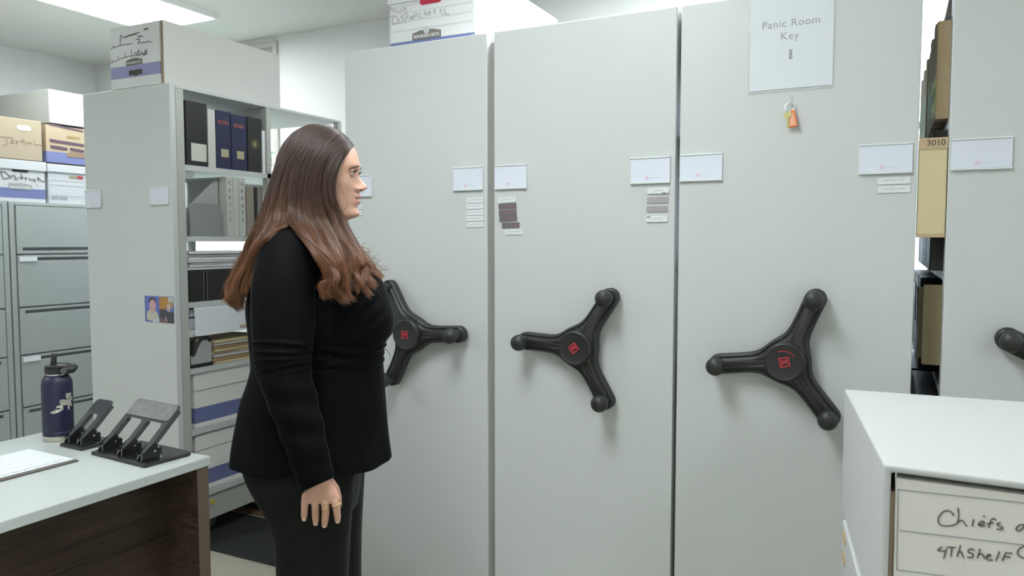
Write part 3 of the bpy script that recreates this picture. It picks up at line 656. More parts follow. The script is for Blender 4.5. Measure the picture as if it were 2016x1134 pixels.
# ================================================================ IN THE GAP BESIDE THE RIGHTMOST UNIT
GX = .092
def gapok(y0, y1): return not (y0 < 2.897 and y1 > 2.863)
i = 0; y0 = 2.375
while y0 < 3.34:
    if gapok(y0, y0+.060):
        t = thing('hanging_folder', 'tan hanging folder with a green label on the top shelf inside the right-hand gap', 'folder', (GX-.012*(y0-2.37), y0, 1.711), 0, 'tan folders in the gap')
        hh = .262+.012*((i*7) % 3)
        MB().box(0, .27, 0, .058, 0, hh).build('cover', M_tan, t, bevel=.003)
        MB().box(-.0008, 0, .006, .052, .02, .12 if i < 4 else .16).build('lime_label', M_tab if i < 3 else mat('green_tab', (.16,.30,.03), .6), t)
        if i < 3: text('lettering', '11', M4((-.0010,.030,.075),(0,-1,0),(0,0,1),(-1,0,0)), .045, M_ink, t)
        MB().box(.02, .27, .02, .024, hh, hh+.012).build('rail_bar', M_cabd, t)
        i += 1; y0 += .062
    else: y0 += .01
def blacks(z0, h, gx, lab, y0_=2.376):
    for (ya, yb, w_) in ((y0_, 2.860, 'front'), (2.90, 3.405, 'rear')):
        t = thing('box_file', 'long black box file, %s, %s of the right-hand gap' % (w_, lab), 'box file', (gx, ya, z0))
        MB().box(0, .27, 0, yb-ya, 0, h).build('case', M_binder, t, bevel=.004)
        for k in range(3 if yb-ya > .4 else 1): MB().tube([(-.0045, .03+k*.14, h*.45),(-.0045, .07+k*.14, h*.70),(-.0045,.12+k*.14, h*.88)], .003, 8).build('rod', M_chrome, t, smooth=True)
blacks(1.3015, .38, .090, 'below the tan folders')
blacks(.9865, .285, .078, 'level with the cream folders', 2.62)
blacks(.6215, .33, .066, 'near the wheel handles')
blacks(.2365, .35, .060, 'at the bottom')
t = thing('storage_box', 'cream archive box numbered 3010 standing in the gap between the two right-hand units', 'storage box', (.088, 2.305, 1.392))
MB().box(-.0335, .0335, 0, .055, 0, .262).build('body', M_cream, t, bevel=.003)
MB().box(-.034, .034, -.002, -.0003, .232, .262).build('number_strip', M_tan, t)
text('lettering', '3010', F_SOUTH(.006, -.0026, .248), .022, M_ink, t)
MB().box(-.0325, .034, -.002, -.0003, .0, .010).build('bottom_edge', M_tan, t)
t = thing('folder', 'bundle of cream folders hanging in the lower part of the right-hand gap', 'folder', (.086, 2.42, 1.035))
for k in range(6): MB().box(-.006+.004*(k%3)-.003*k, .20, .030*k, .030*k+.024, .002*k, .225-.004*k).build('sheet', M_cream if k % 2 else M_manila, t, bevel=.002)
# coloured folders seen through the thin gap in the middle
gi = 0
for (z0, cols) in ((.236, [(.30,.20,.12),(.05,.13,.03)]), (.621, [(.03,.03,.03),(.05,.15,.03),(.30,.24,.17)]), (.986, [(.05,.05,.05),(.28,.21,.14)])):
    for k in range(4):
        c = cols[k % len(cols)]; t = thing('binder', '%s binder behind the thin middle gap, %s shelf' % ({.30:'brown',.05:'dark green',.03:'black',.28:'tan'}[c[0]], {.236:'lowest',.621:'second',.986:'third'}[z0]), 'binder', (-.602, (2.47, 2.77, 2.995, 3.20)[k], z0), R(90), 'binders behind the thin middle gap')
        MB().box(-.09, .09, 0, .24, 0, .26).build('cover', mat('gap_%.2f_%.2f' % (c[0], c[1]), c, .7), t, bevel=.003)

# ================================================================ DESK
dk = thing('desk', 'desk with a pale grey top and dark walnut panels at the lower left', 'desk', (-1.81, 1.60, 0))
MB().box(-.735, 0, -1.75, 0, .712, .740).build('desktop', M_lam, dk, bevel=.0025)
MB().box(-.725, -.004, -.048, -.008, 0, .7115).build('end_panel', M_wood, dk, bevel=.001)
MB().box(-.0039, -.0025, -.048, -.008, 0.001, .711).build('lit_edge', mat('walnut_edge_lit', (.13,.095,.068), .5, noise=.15, nscale=12), dk)  # paler walnut strip: light on the end panel's edge put into colour
MB().box(-.725, -.004, -1.742, -1.702, 0, .7115).build('end_panel', M_wood, dk, bevel=.001)
MB().box(-.150, -.132, -1.7015, -.0485, .0, .7115).build('side_panel', M_wood, dk)
MB().box(-.725, -.707, -1.7015, -.0485, .30, .7115).build('back_panel', M_wood, dk)
DT = .7405
# clipboard
cb = thing('clipboard', 'dark brown clipboard on the desk under a printed white sheet', 'clipboard', (-2.235, 1.225, DT), R(-1.5))
MB().box(-.122, .122, -.165, .165, 0, .004).build('board', mat('dark_hardboard', (.10,.085,.075), .5), cb, bevel=.001)
m = MB(); m.box(-.05,.05,-.15,-.12,.0072,.013); m.tube([(-.045,-.12,.012),(.045,-.12,.012)], .004, 8); m.build('clip', M_chrome, cb, bevel=.001)
sh = thing('paper', 'printed white form lying on the clipboard', 'paper', (-2.247, 1.232, DT+.0048), R(-1.5))
MB().box(-.108, .118, -.145, .155, 0, .0012).build('sheet', M_paper, sh)
m = MB(); m.box(.098,.0995,-.13,.135,.0013,.0016); m.build('ruled_line', mat('grid_dark', (.2,.22,.24), .7), sh)
m = MB()
for k in range(9): m.box(.105,.1085,-.12+k*.028,-.12+k*.028+.012,.0013,.0015)
for k in range(3): m.box(-.05+k*.05,-.0492+k*.05,-.13,.03+.03*k,.0013,.0015, Matrix.Rotation(R(-14), 4, 'Z'))
m.build('print', mat('faint_print', (.48,.52,.54), .7), sh)
# water bottle
bt = thing('water_bottle', 'navy blue steel water bottle with a black straw lid and silver emblem', 'bottle', (-2.410, 1.520, DT), R(45))
fixnormals(MB().lathe([(0,0),(.042,0),(.0445,.003),(.0445,.0165)], 48).build('steel_base', mat('brushed_steel', (.62,.58,.50), .35, .8), bt, smooth='auto'))
fixnormals(MB().lathe([(.0448,.0165),(.0450,.02),(.0450,.030),(.0443,.031),(.0450,.033),(.0450,.182),(.0425,.195),(.036,.207),(.031,.211)], 48).build('flask', M_navyp, bt, smooth='auto'))
fixnormals(MB().lathe([(.0295,.210),(.0295,.216)], 48).build('neck_ring', M_chrome, bt, smooth='auto'))
fixnormals(MB().lathe([(0,.2155),(.0325,.2155),(.034,.218),(.034,.238),(.032,.242),(0,.243)], 48).build('lid', M_black, bt, smooth='auto'))
m = MB(); m.tube([(-.008,0,.243),(-.006,0,.262),(-.005,0,.274)], [.0095,.0085,.0085], 16); fixnormals(m.build('spout', M_black, bt, smooth='auto'))
m = MB(); m.tube([(-.02,.030,.240),(.012,.034,.241),(.045,.022,.238),(.052,0,.236),(.045,-.022,.238),(.012,-.034,.241),(-.02,-.030,.240)], .0048, 10)
m.tube([(.028,-.030,.228),(.048,-.016,.228)], .0125, 14); m.tube([(.03,.028,.230),(.048,.014,.230)], .0115, 14)
fixnormals(m.build('carry_handle', M_black, bt, smooth='auto'))
fixnormals(MB().lathe([(0,0),(.0085,0),(.0085,.002),(.006,.002),(.006,.0008),(0,.0008)], 20, M4((.0295,-.0415,.228),(1,0,0),(0,0,1),(0,-1,0))).build('hinge_cap', mat('lid_grey', (.10,.11,.10), .35), bt))
# silver emblem wrapped on the flask; outline in millimetres (arc length, height)
lobes = [[(-26,-20),(-24,-16),(-20,-18),(-19,-13),(-15,-16),(-14,-10),(-9,-14),(-7,-11),(0,-10),(0,-14),(-10,-20),(-18,-22)], [(-12,-8),(-13,-4),(-8,-3),(-3,0),(2,-3),(2,-14),(-6,-18),(-2,-9)],
         [(-6,5),(-4,11),(2,12),(9,9),(10,0),(4,-3),(-2,0)], [(9,22),(11,26),(17,24),(18,14),(14,10),(9,13)], [(17,24),(23,26),(25,18),(19,14)], [(8,10),(14,10),(22,12),(24,-2),(18,-8),(10,-3),(4,-6),(8,0)], [(12,-8),(16,-3),(19,-14),(14,-18),(13,-12)], [(20,-6),(23,0),(27,-8),(22,-10)], [(18,14),(28,16),(29,6),(22,4)]]
m = MB()
for pl in lobes:
    c = [sum(p[0] for p in pl)/len(pl), sum(p[1] for p in pl)/len(pl)]
    pt = lambda x, y, r: Vector((r*math.sin(x*1.3/45.0+.50), -r*math.cos(x*1.3/45.0+.50), .121+y*1.3/1000))
    n = len(pl); pl2 = []
    for i in range(n):
        for k in range(3): pl2.append(tuple(pl[i][c_]+(pl[(i+1) % n][c_]-pl[i][c_])*k/3 for c_ in (0, 1)))
    m.add([pt(x, y, .0462) for x, y in pl2], [tuple(f) for f in tessellate_polygon([[Vector((x, y, 0)) for x, y in pl2]])])
m.build('silver_emblem', mat('etched_silver', (.60,.58,.50), .35, .6), bt)
# hole punches
def punch(label, loc, rot, n, pitch, bw, bd, L=.135, pad=None):
    t = thing('hole_punch', label, 'hole punch', loc, rot)
    m = MB(); m.prism([(-bw/2,0),(bw/2,0),(bw/2,bd-.012),(bw/2-.012,bd),(-bw/2+.012,bd),(-bw/2,bd-.012)], 0, .010); m.build('base', M_black, t, bevel=.0025)
    MB().box(-bw/2+.008, bw/2-.008, .012, .05, .010, .0125).build('die_plate', M_blackg, t, bevel=.0008)
    xs = [(k-(n-1)/2)*pitch for k in range(n)]; ang = R(44)
    for x in xs:
        b = MB()
        side = [(.008,.0126),(.070,.0126),(.070,.040),(.050,.058),(.034,.050),(.010,.032)]
        for sx in (-.013, .0105): b.prism(side, 0, .0025, M4((x+sx,0,0),(0,1,0),(0,0,1),(1,0,0)))
        b.box(x-.011, x+.011, .014, .050, .013, .034)
        br = b.build('punch_bracket', M_blackg, t)
        pm = MB(); pm.tube([(x,.016,.0128),(x,.016,.030)], .003, 12); pm.tube([(x-.006,.006,.020),(x+.002,.006,.030)], .0022, 8); pm.build('punch_pin', M_dsteel, br, smooth='auto')
        for (yy, zz) in ((.047,.036),(.058,.046)):
            for sx in (-1, 1): MB().lathe([(0,0),(.0036,0),(.0036,.0016),(0,.0022)], 12, M4((x+sx*.0131,yy,zz),(0,sx,0),(0,0,1),(sx,0,0))).build('rivet', M_chrome, br, smooth='auto')
    # lever: flat arms meeting a wide press pad
    T = M4((0,.030,.040),(1,0,0),(0,math.cos(ang),math.sin(ang)),(0,-math.sin(ang),math.cos(ang)))
    aw = .0105; hw = xs[-1]+aw
    lm = MB(); y0, y1, y2 = -.022, L*.58, L
    for x in xs:
        lm.box(x-aw, x+aw, y0, y1, .0, .003, T)
        for sx in (-1, 1): lm.box(*(sorted((x+sx*aw, x+sx*(aw-.002)))), y0, y1, -.011, .0, T)
    for a, b in zip(xs[:-1], xs[1:]):                       # rounded openings between the arms
        g0, g1 = a+aw, b-aw; rr = min(.016, (g1-g0)/2)
        for (cx_, s0) in ((g0, 1), (g1, -1)):
            pts = [(cx_, y1), (cx_, y1-rr)]+[(cx_+s0*rr*(1-math.cos(R(q))), y1-rr+rr*math.sin(R(q))) for q in range(10, 91, 16)]
            lm.prism(pts if s0 < 0 else pts[::-1], .0, .003, T)
    rr = .014
    pts = [(-hw, y1), (hw, y1), (hw, y2-rr)]+[(hw-rr+rr*math.cos(R(q)), y2-rr+rr*math.sin(R(q))) for q in range(15, 91, 15)]+[(-hw+rr+rr*math.cos(R(q)), y2-rr+rr*math.sin(R(q))) for q in range(90, 180, 15)]+[(-hw, y2-rr)]
    lm.prism(pts, .0, .003, T)
    for sx in (-1, 1): lm.box(*(sorted((sx*hw, sx*(hw-.002)))), y1, y2-rr, -.011, .0, T)
    lm.box(-hw+rr, hw-rr, y2-.002, y2, -.008, 0, T)
    fixnormals(lm.build('lever', M_lever, t, bevel=.0006))
    if pad:
        MB().prism([(-hw+.006, y1+.006), (hw-.012, y1+.006), (hw-.004, y1+.014), (hw-.004, y2-rr), (hw-rr, y2-.003), (-hw+rr, y2-.003), (-hw+.004, y2-rr), (-hw+.004, y1+.010)], .0031, .0062, T).build('press_pad', M_pad, t, bevel=.0012)
    return t
pk = punch('black heavy duty three-hole punch with a worn grey press pad, near the desk edge', (-2.010, 1.437, DT), R(-4.5), 3, .097, .268, .158, L=.155, pad=True)
m = MB(); m.box(.045,.115,.062,.072,.0105,.0125); m.tube([(.105,.067,.0125),(.105,.067,.019)], .006, 12); m.build('paper_guide', M_chrome, pk)
p2 = punch('smaller black two-hole punch between the bottle and the three-hole punch', (-2.262, 1.462, DT), R(-2), 2, .064, .112, .115, L=.128)
MB().box(.056,.102,.085,.108,.001,.007).build('paper_guide', M_blackg, p2, bevel=.002)

# ================================================================ BOXES IN THE RIGHT FOREGROUND
FL, FR_, BL, BR_ = (-.003,1.201), (.384,1.184), (-.086,1.790), (.300,1.812)
ZT, ZB = 1.06, .800
t = thing('storage_box', 'large white box marked Chiefs and 4Th ShelF in the right foreground', 'storage box', (FL[0], FL[1], ZB))
def loc(p): return (p[0]-FL[0], p[1]-FL[1])
quad = [loc(FL), loc(FR_), loc(BR_), loc(BL)]; wt = .010
cen = (sum(q[0] for q in quad)/4, sum(q[1] for q in quad)/4)
def inset(q, d): return [((x-cen[0])*(1-d/.19)+cen[0], (y-cen[1])*(1-d/.30)+cen[1]) for x, y in q]
H_ = ZT-ZB; qi = inset(quad, wt)
def uring(l, r, ins=0):
    l, r = Vector((*l, 0)), Vector((*r, 0)); e = (r-l).normalized()*wt; up = lambda p, z: Vector((p.x, p.y, z))
    return [up(l, .001), up(l, H_), up(r, H_), up(r, .001), up(r-e, .001), up(r-e, H_-wt), up(l+e, H_-wt), up(l+e, .001)]
m = MB().rings([uring(quad[0], quad[1]), uring(quad[3], quad[2])])
fixnormals(m.build('outer_shell', M_board, t, bevel=.0035, seg=3))
# slide-out front with its own thickness
fd = Vector((FR_[0]-FL[0], FR_[1]-FL[1], 0)).normalized(); nd = Vector((fd.y, -fd.x, 0))
q0 = Vector((wt+.006, .005, 0))
fl = [q0, q0+fd*.365, q0+fd*.365-nd*.5, q0-nd*.5]
MB().prism([(p.x, p.y) for p in fl], .004, H_-wt-.008).build('drawer_front', mat('front_board', (.66,.645,.60), .75, bump=.12, bscale=30), t, bevel=.001)
MB().prism([(q0.x-.006, q0.y+.004), (q0.x-.0005, q0.y+.004), (q0.x-.0005, q0.y+.25), (q0.x-.006, q0.y+.25)], .004, H_-wt-.03).build('cardboard_edge', mat('edge_board', (.33,.24,.18), .85), t)
fp = Vector((FL[0], FL[1], ZB))+q0
Z6 = lambda L_: [(1740+x/5.3, 920+y/5.3) for x, y in L_]
S = [[(728,500),(720,480),(690,458),(650,452),(612,470),(580,510),(566,550),(578,585),(615,607),(670,610),(730,600),(770,580)],[(775,425),(782,500),(770,580)],[(770,582),(800,555),(830,560),(850,590),(866,612)],[(937,543),(925,612)],[(1040,510),(1056,514)],
     [(990,592),(1025,592),(1050,575),(1030,560),(1000,575),(990,600),(1015,612),(1055,608)],[(1170,548),(1142,532),(1118,555),(1106,590),(1095,625)],[(1078,588),(1142,578)],[(1217,578),(1183,588),(1200,608),(1242,628),(1215,648),(1180,640)],[(1462,598),(1415,602),(1382,640),(1400,660),(1440,645),(1462,610)],
     [(603,830),(565,865),(600,872),(648,874)],[(655,850),(640,900),(624,948)],[(660,830),(745,836)],[(714,834),(700,925)],[(800,815),(785,870),(765,928)],[(775,890),(803,880),(818,905),(832,942)],
     [(942,862),(910,850),(885,862),(885,885),(930,905),(920,940),(875,938)],[(1006,852),(990,900),(975,945)],[(985,915),(1015,900),(1035,915),(1052,950)],[(1065,932),(1108,926),(1108,908),(1080,916),(1073,950),(1100,966),(1130,964)],[(1207,880),(1170,972)],[(1272,890),(1255,930),(1238,972)],[(1272,890),(1337,896)],[(1255,930),(1315,936)],
     [(1463,822),(1420,845),(1397,880),(1403,915),(1435,938),(1463,945)]]
ink('handwritten_lettering', t, [Z6(s) for s in S], fp, nd, mat('pen_ink', (.10,.08,.075), .7), .0017)
S = [[(145,230),(1463,370),(1800,406)],[(150,230),(135,1068)],[(170,657),(1463,810),(1800,850)],[(135,1068),(640,1134),(1800,1285)]]
ink('printed_frame', t, [Z6(s) for s in S], fp, nd, mat('frame_blue_grey', (.16,.18,.24), .7), .0008, smooth=False)
iv = Matrix.Translation(t.location).inverted(); P = [iv @ (hit(*q, fp, nd)+nd*.0009) for q in Z6([(835,965),(1600,1030),(1600,1300),(900,1300),(872,1150),(850,1060)])]
MB().add(P+[p+nd*.0008 for p in P], [(5,4,3,2,1,0),(6,7,8,9,10,11)]+[(i,(i+1)%6,(i+1)%6+6,i+6) for i in range(6)]).build('torn_sticker', mat('sticker_white', (.66,.65,.61), .6), t)
# the boxes below it
t = thing('storage_box', 'white box with two tan hand slots under the box marked Chiefs', 'storage box', (-.006, 1.192, .50), R(8))
MB().box(0, .345, 0, .53, 0, .296).build('body', M_board, t, bevel=.003)
for z in (.275, .2325):
    pp = [(.018+.010*math.cos(R(a)), .0105*math.sin(R(a))) for a in range(-90, 91, 18)]+[(-.018+.010*math.cos(R(a)), .0105*math.sin(R(a))) for a in range(90, 271, 18)]
    MB().prism(pp, 0, .0012, M4((-.0002,.482,z),(0,-1,0),(0,0,1),(-1,0,0))).build('hand_slot', mat('slot_tan', (.52,.38,.20), .8), t)
t = thing('storage_box', 'plain white box at the bottom of the stack in the right foreground', 'storage box', (-.003, 1.195, .0), R(8))
MB().box(0, .34, 0, .52, .0, .4985).build('body', M_board, t, bevel=.003)

# ================================================================ THE PERSON
PD = 1.95                                                    # distance of her middle from the camera, along the level view direction
fwd = Vector((-math.sin(YAW), math.cos(YAW), 0)); rgt = Vector((math.cos(YAW), math.sin(YAW), 0))
P0 = fwd*PD + rgt*((620-CX)/FPX*PD)                          # floor point below her
pr = bpy.data.objects.new('person', None); COL.objects.link(pr); pr.location = P0; pr.rotation_euler = (0, 0, YAW)
tag(pr, 'person with long brown hair in a black velvet jacket and trousers, facing right, arm hanging', 'person')
def L(px, py, dy=0.0):
    """local point (x forward of her face, y away from the camera, z up) on the plane dy behind her middle"""
    q = hit(px, py, P0+fwd*dy, fwd) - P0
    return Vector((q.dot(rgt), q.dot(fwd), q.z))
def interp(tab, t):
    tab = sorted(tab); 
    if t <= tab[0][0]: return tab[0][1:]
    for a, b in zip(tab[:-1], tab[1:]):
        if t <= b[0]:
            k = (t-a[0])/(b[0]-a[0]); return tuple(x+(y-x)*k for x, y in zip(a[1:], b[1:]))
    return tab[-1][1:]
def cinterp(tab, t):
    """smooth (monotone cubic) interpolation of table rows"""
    tab = sorted(tab); xs = [r[0] for r in tab]
    if t <= xs[0]: return tab[0][1:]
    if t >= xs[-1]: return tab[-1][1:]
    i = max(k for k in range(len(xs)) if xs[k] <= t); i = min(i, len(xs)-2); h = xs[i+1]-xs[i]; s = (t-xs[i])/h; out = []
    for c in range(1, len(tab[0])):
        def m(j):
            if j <= 0 or j >= len(xs)-1: return 0
            d0 = (tab[j][c]-tab[j-1][c])/(xs[j]-xs[j-1]); d1 = (tab[j+1][c]-tab[j][c])/(xs[j+1]-xs[j])
            return 0 if d0*d1 <= 0 else 2*d0*d1/(d0+d1)
        p0, p1 = tab[i][c], tab[i+1][c]
        out.append((2*s**3-3*s*s+1)*p0+(s**3-2*s*s+s)*h*m(i)+(-2*s**3+3*s*s)*p1+(s**3-s*s)*h*m(i+1))
    return tuple(out)
G = lambda x, c, s: math.exp(-((x-c)/s)**2)

def skin_mat():
    m = mat('skin', (.60,.38,.28), .45, sss=.25, bump=.04, bscale=500); nt = m.node_tree; b = nt.nodes['Principled BSDF']
    n = nt.nodes.new('ShaderNodeTexNoise'); n.inputs['Scale'].default_value = 22; tc = nt.nodes.new('ShaderNodeTexCoord'); nt.links.new(tc.outputs['Object'], n.inputs['Vector'])
    mx = nt.nodes.new('ShaderNodeMix'); mx.data_type = 'RGBA'; mx.inputs['A'].default_value = (.62,.395,.29,1); mx.inputs['B'].default_value = (.60,.33,.25,1)
    nt.links.new(n.outputs['Fac'], mx.inputs['Factor']); nt.links.new(mx.outputs['Result'], b.inputs['Base Color']); return m
M_skin = skin_mat()
M_lip = mat('lip', (.54,.28,.23), .4, sss=.1)
# ---- head: one row per pixel of the profile
front = [(256,636),(258,648),(262,660),(268,671),(275,680),(284,689),(290,696.5),(300,701.5),(312,704.5),(320,706),(328,707.8),(336,706.3),(344,704.2),(354,703.2),(366,702.8),(376,703),(384,704),(390,703.5),(398,703.5),(404,702.5),(410,703),(416,705),(421,706.3),(425,704.8),(428,700),(430,694),(432,688.5),(436,684.5),(444,683),(456,684),(470,688),(490,694)]
back = [(256,608),(258,602),(262,593),(270,584),(285,572),(300,563),(330,556),(360,557),(385,566),(405,582),(430,594),(456,596),(490,590)]
half = [(256,.020),(258,.030),(262,.042),(270,.054),(285,.066),(300,.072),(330,.075),(355,.073),(380,.067),(400,.060),(415,.053),(425,.049),(432,.050),(456,.052),(490,.062)]
taper = [(256,.05),(300,.08),(330,.12),(350,.14),(380,.27),(415,.42),(425,.42),(430,.15),(440,.02),(490,0)]
nose = [(338,0),(343,.8),(347,2.6),(352,6.2),(357,11),(362,15.6),(366,19),(369,19.8),(372,18.2),(375,13.5),(377.5,7.5),(380,3.5),(383,1.0),(386,0)]
nosew = [(338,.006),(350,.0065),(360,.0080),(367,.0105),(373,.0125),(380,.008),(386,.007)]
lips = [(379,0),(383,3.0),(386,8.2),(388.5,8.6),(390.3,5.0),(391.7,-.6),(393.2,3.4),(396,6.2),(399.5,6.2),(403,3.2),(406,.8),(410,0)]
eyeL = L(699.5, 342.5)                                       # middle of the eyeball, in x and z
PX = 1/766.
def head_pt(py, ph):
    xf = L(cinterp(front, py)[0], py)[0]; xb = L(cinterp(back, py)[0], py)[0]; z = L(640, py)[2]
    hw = cinterp(half, py)[0]; tp = cinterp(taper, py)[0]
    c, s = math.cos(ph), math.sin(ph)
    cx = xb+(xf-xb)*.46
    e = 0.92-.20*min(1, max(0, (py-285)/30))*min(1, max(0, (431-py)/6))
    cc = math.copysign(abs(c)**e, c); x = cx + (xf-cx)*cc if c > 0 else cx+(cx-xb)*cc
    y = hw*math.copysign(abs(s)**(e+.03 if c > 0 else .95), s)*(1-tp*max(0, cc)**1.5)
    fr = max(0, c)                                            # how far to the front
    f1 = fr**.5 if fr > 0 else 0
    x += cinterp(nose, py)[0]*PX*G(y, 0, cinterp(nosew, py)[0])*f1
    # wings of the nose
    x += .0055*G(py, 373, 4.5)*G(abs(y), .0115, .005)*f1
    x += cinterp(lips, py)[0]*PX*(G(y, 0, .0145) if True else 0)*f1
    # eye sockets, brow, cheekbone, chin
    a = abs(y)
    x -= .0050*G(py, 343, 8)*G(a, .027, .012)*f1
    x += .0022*G(py, 328, 5)*G(a, .026, .018)*f1
    k = .0035*G(py, 366, 14)*G(a, .048, .018); x += k*.5; y += math.copysign(k, y)
    k = .0030*G(py, 404, 12)*G(a, .040, .018); y += math.copysign(k, y)
    x += .0015*G(py, 420, 6)*G(a, 0, .014)*f1
    y += math.copysign(.0015*G(py, 392, 10)*G(a, .030, .014), y)*0
    return Vector((x, y, z))
NR, NC = 236, 132
rows = [256.3+(490-256.3)*(i/(NR-1)) for i in range(NR)]
cols = []
for j in range(NC):                                            # more columns towards the face
    u = -1+2*(j+.5)/NC; cols.append(math.pi*math.copysign(abs(u)**1.25, u))
body = MB()
grid = [[head_pt(py, ph) for ph in cols] for py in rows]
A_ = np.array([[tuple(p) for p in r] for r in grid]); wy = np.clip((np.abs(A_[..., 1:2])-.015)/.014, 0, 1)
for _ in range(40):
    B_ = A_.copy(); B_[1:-1] = (A_[:-2]+A_[1:-1]*2+A_[2:])/4; B_ = (np.roll(B_, 1, 1)+B_*2+np.roll(B_, -1, 1))/4; A_ = A_*(1-wy)+B_*wy
grid = [[Vector(p) for p in r] for r in A_]
body.rings(grid)
# ears
def ear(sy):
    c = L(622, 352); P = [Vector((c.x+.012*math.cos(t)+.002, sy*(.075+.006*math.sin(t*.5)), c.z+.030*math.sin(t))) for t in [R(a) for a in range(-100, 200, 25)]]
    body.tube(P, .0045, 8); body.tube([Vector((c.x-.004, sy*.070, c.z-.022)), Vector((c.x-.002, sy*.077, c.z)), Vector((c.x, sy*.074, c.z+.018))], [.008,.010,.008], 8)
ear(-1); ear(1)
# body below the clothes: lofted sections
def loft(tab, n=28, ex=1.0):
    """rows: (px_back, px_front, py, halfwidth, dy)"""
    rg = []
    for (b_, f_, py, hw, dy) in tab:
        A, B = L(b_, py, dy), L(f_, py, dy); c = (A+B)/2; a = (B.x-A.x)/2
        rg.append([Vector((c.x+a*math.copysign(abs(math.cos(t))**ex, math.cos(t)), c.y+hw*math.copysign(abs(math.sin(t))**ex, math.sin(t)), c.z)) for t in [2*math.pi*i/n for i in range(n)]])
    return rg
body.rings(loft([(600,684,468,.05,0),(575,685,480,.09,0),(545,695,498,.13,0),(530,715,530,.145,0),(518,745,580,.15,0),(515,758,620,.15,0),(518,745,660,.14,0),(522,735,715,.135,0),(515,725,790,.13,0),(520,715,850,.13,0),(530,700,910,.12,0)]))
handx = []
def limb(pts, rr): body.tube([L(*p) for p in pts], rr, 16)
limb([(568,505,-.14),(558,560,-.165),(557,640,-.18),(557,705,-.185),(580,800,-.195),(606,900,-.2),(618,925,-.2)], [.045,.046,.043,.038,.036,.029,.022])
limb([(568,505,.14),(575,600,.18),(585,700,.185),(610,800,.19),(640,880,.19),(655,925,.19)], [.045,.044,.042,.036,.029,.024])
for sy in (-1, 1):
    zt = L(610, 930).z; body.tube([Vector((-.005, .070*sy, L(607,880).z)), Vector((.008, .076*sy, L(620,1040).z)), Vector((.01, .082*sy, .50)), Vector((.0, .086*sy, .30)), Vector((-.01, .09*sy, .10))], [.062,.060,.052,.048,.034], 18)
    body.tube([Vector((-.04,.09*sy,.06)), Vector((.06,.09*sy,.045)), Vector((.14,.09*sy,.03))], [.034,.034,.022], 14)
# hands
def hand_mesh(sy, base):
    """right hand seen in the photo (sy=-1); the other is its mirror. Points in pixels at depth dy."""
    h = MB(); q = lambda x, y, d: Vector((lambda v: (v.x, v.y*1.0, v.z))(L(x, y, d)))
    D = -.200
    rg = []
    for (x0, x1, py, th, d) in ((616,650,936,.019,D),(612,654,948,.019,D),(603,661,960,.0165,D-.001),(595.5,666,972,.0155,D-.002),(593,669.5,981,.0135,D-.002),(593.5,669.5,987,.0115,D-.001),(595,668,990,.009,D)):
        A, B = q(x0, py, d), q(x1, py, d); c = (A+B)/2; a = (B.x-A.x)/2
        rg.append([Vector((c.x+a*math.copysign(abs(math.cos(t))**.75, math.cos(t)), c.y+th*math.copysign(abs(math.sin(t))**.8, math.sin(t)), c.z)) for t in [2*math.pi*i/28 for i in range(28)]])
    h.rings(rg)
    def finger(P, rr):
        h.tube([q(*p) for p in P], rr, 14)
    finger([(602,975,D),(600.5,989,D-.003),(599.5,1003,D-.001),(599,1014,D+.004),(598.8,1021.5,D+.009)], [.0092,.0090,.0081,.0078,.0062])
    finger([(618,974,D-.002),(620.5,990,D-.006),(621,1006,D-.003),(621.2,1020,D+.003),(621.5,1030.5,D+.009)], [.0098,.0094,.0086,.0082,.0064])
    finger([(636,973,D-.003),(640,990,D-.008),(641,1008,D-.005),(639.8,1024,D+.002),(638.5,1034.5,D+.009)], [.0100,.0097,.0089,.0084,.0066])
    finger([(654,972,D-.002),(660,989,D-.005),(663,1004,D-.002),(664.5,1017,D+.004),(664.6,1026,D+.010)], [.0100,.0096,.0088,.0083,.0064])
    finger([(648,948,D+.010),(658,963,D+.022),(664,978,D+.030),(665,993,D+.034),(663,1004,D+.036)], [.0120,.0125,.0105,.0098,.0076])
    for (x, y) in ((602,985),(620,986),(638,985.5),(657,984.5)): h.tube([q(x, y-2, D-.0095), q(x, y+2, D-.0095)], .0045, 8)   # knuckles
    if sy > 0: 
        off = L(655,930,.19)-L(633,942,-.2)
        h.v = [(v[0]+off.x, -(v[1])-.0, v[2]+off.z) for v in h.v]
    return h
def remeshed(mb, vox, smooth=4, fac=.5, name='tmp'):
    o = mb.build(name, M_skin); fixnormals(o)
    r = o.modifiers.new('r', 'REMESH'); r.mode = 'VOXEL'; r.voxel_size = vox; r.adaptivity = 0
    s = o.modifiers.new('s', 'SMOOTH'); s.factor = fac; s.iterations = smooth
    dg = bpy.context.evaluated_depsgraph_get(); me = bpy.data.meshes.new_from_object(o.evaluated_get(dg))
    vs = [tuple(v.co) for v in me.vertices]; fs = [tuple(p.vertices) for p in me.polygons]
    bpy.data.objects.remove(o); return vs, fs
head_v, head_f = body.v[:NR*NC], [f for f in body.f if max(f) < NR*NC]
low = MB(); low.add(body.v[NR*NC:], [tuple(i-NR*NC for i in f) for f in body.f if min(f) >= NR*NC])
vs, fs = remeshed(low, .008, 3)
allb = MB(); allb.add(head_v, head_f); allb.add(vs, fs)
for sy in (-1, 1):
    vs, fs = remeshed(hand_mesh(sy, None), .00135, 5, .5); allb.add(vs, fs)
bo = fixnormals(allb.build('body', M_skin, pr, smooth=True))
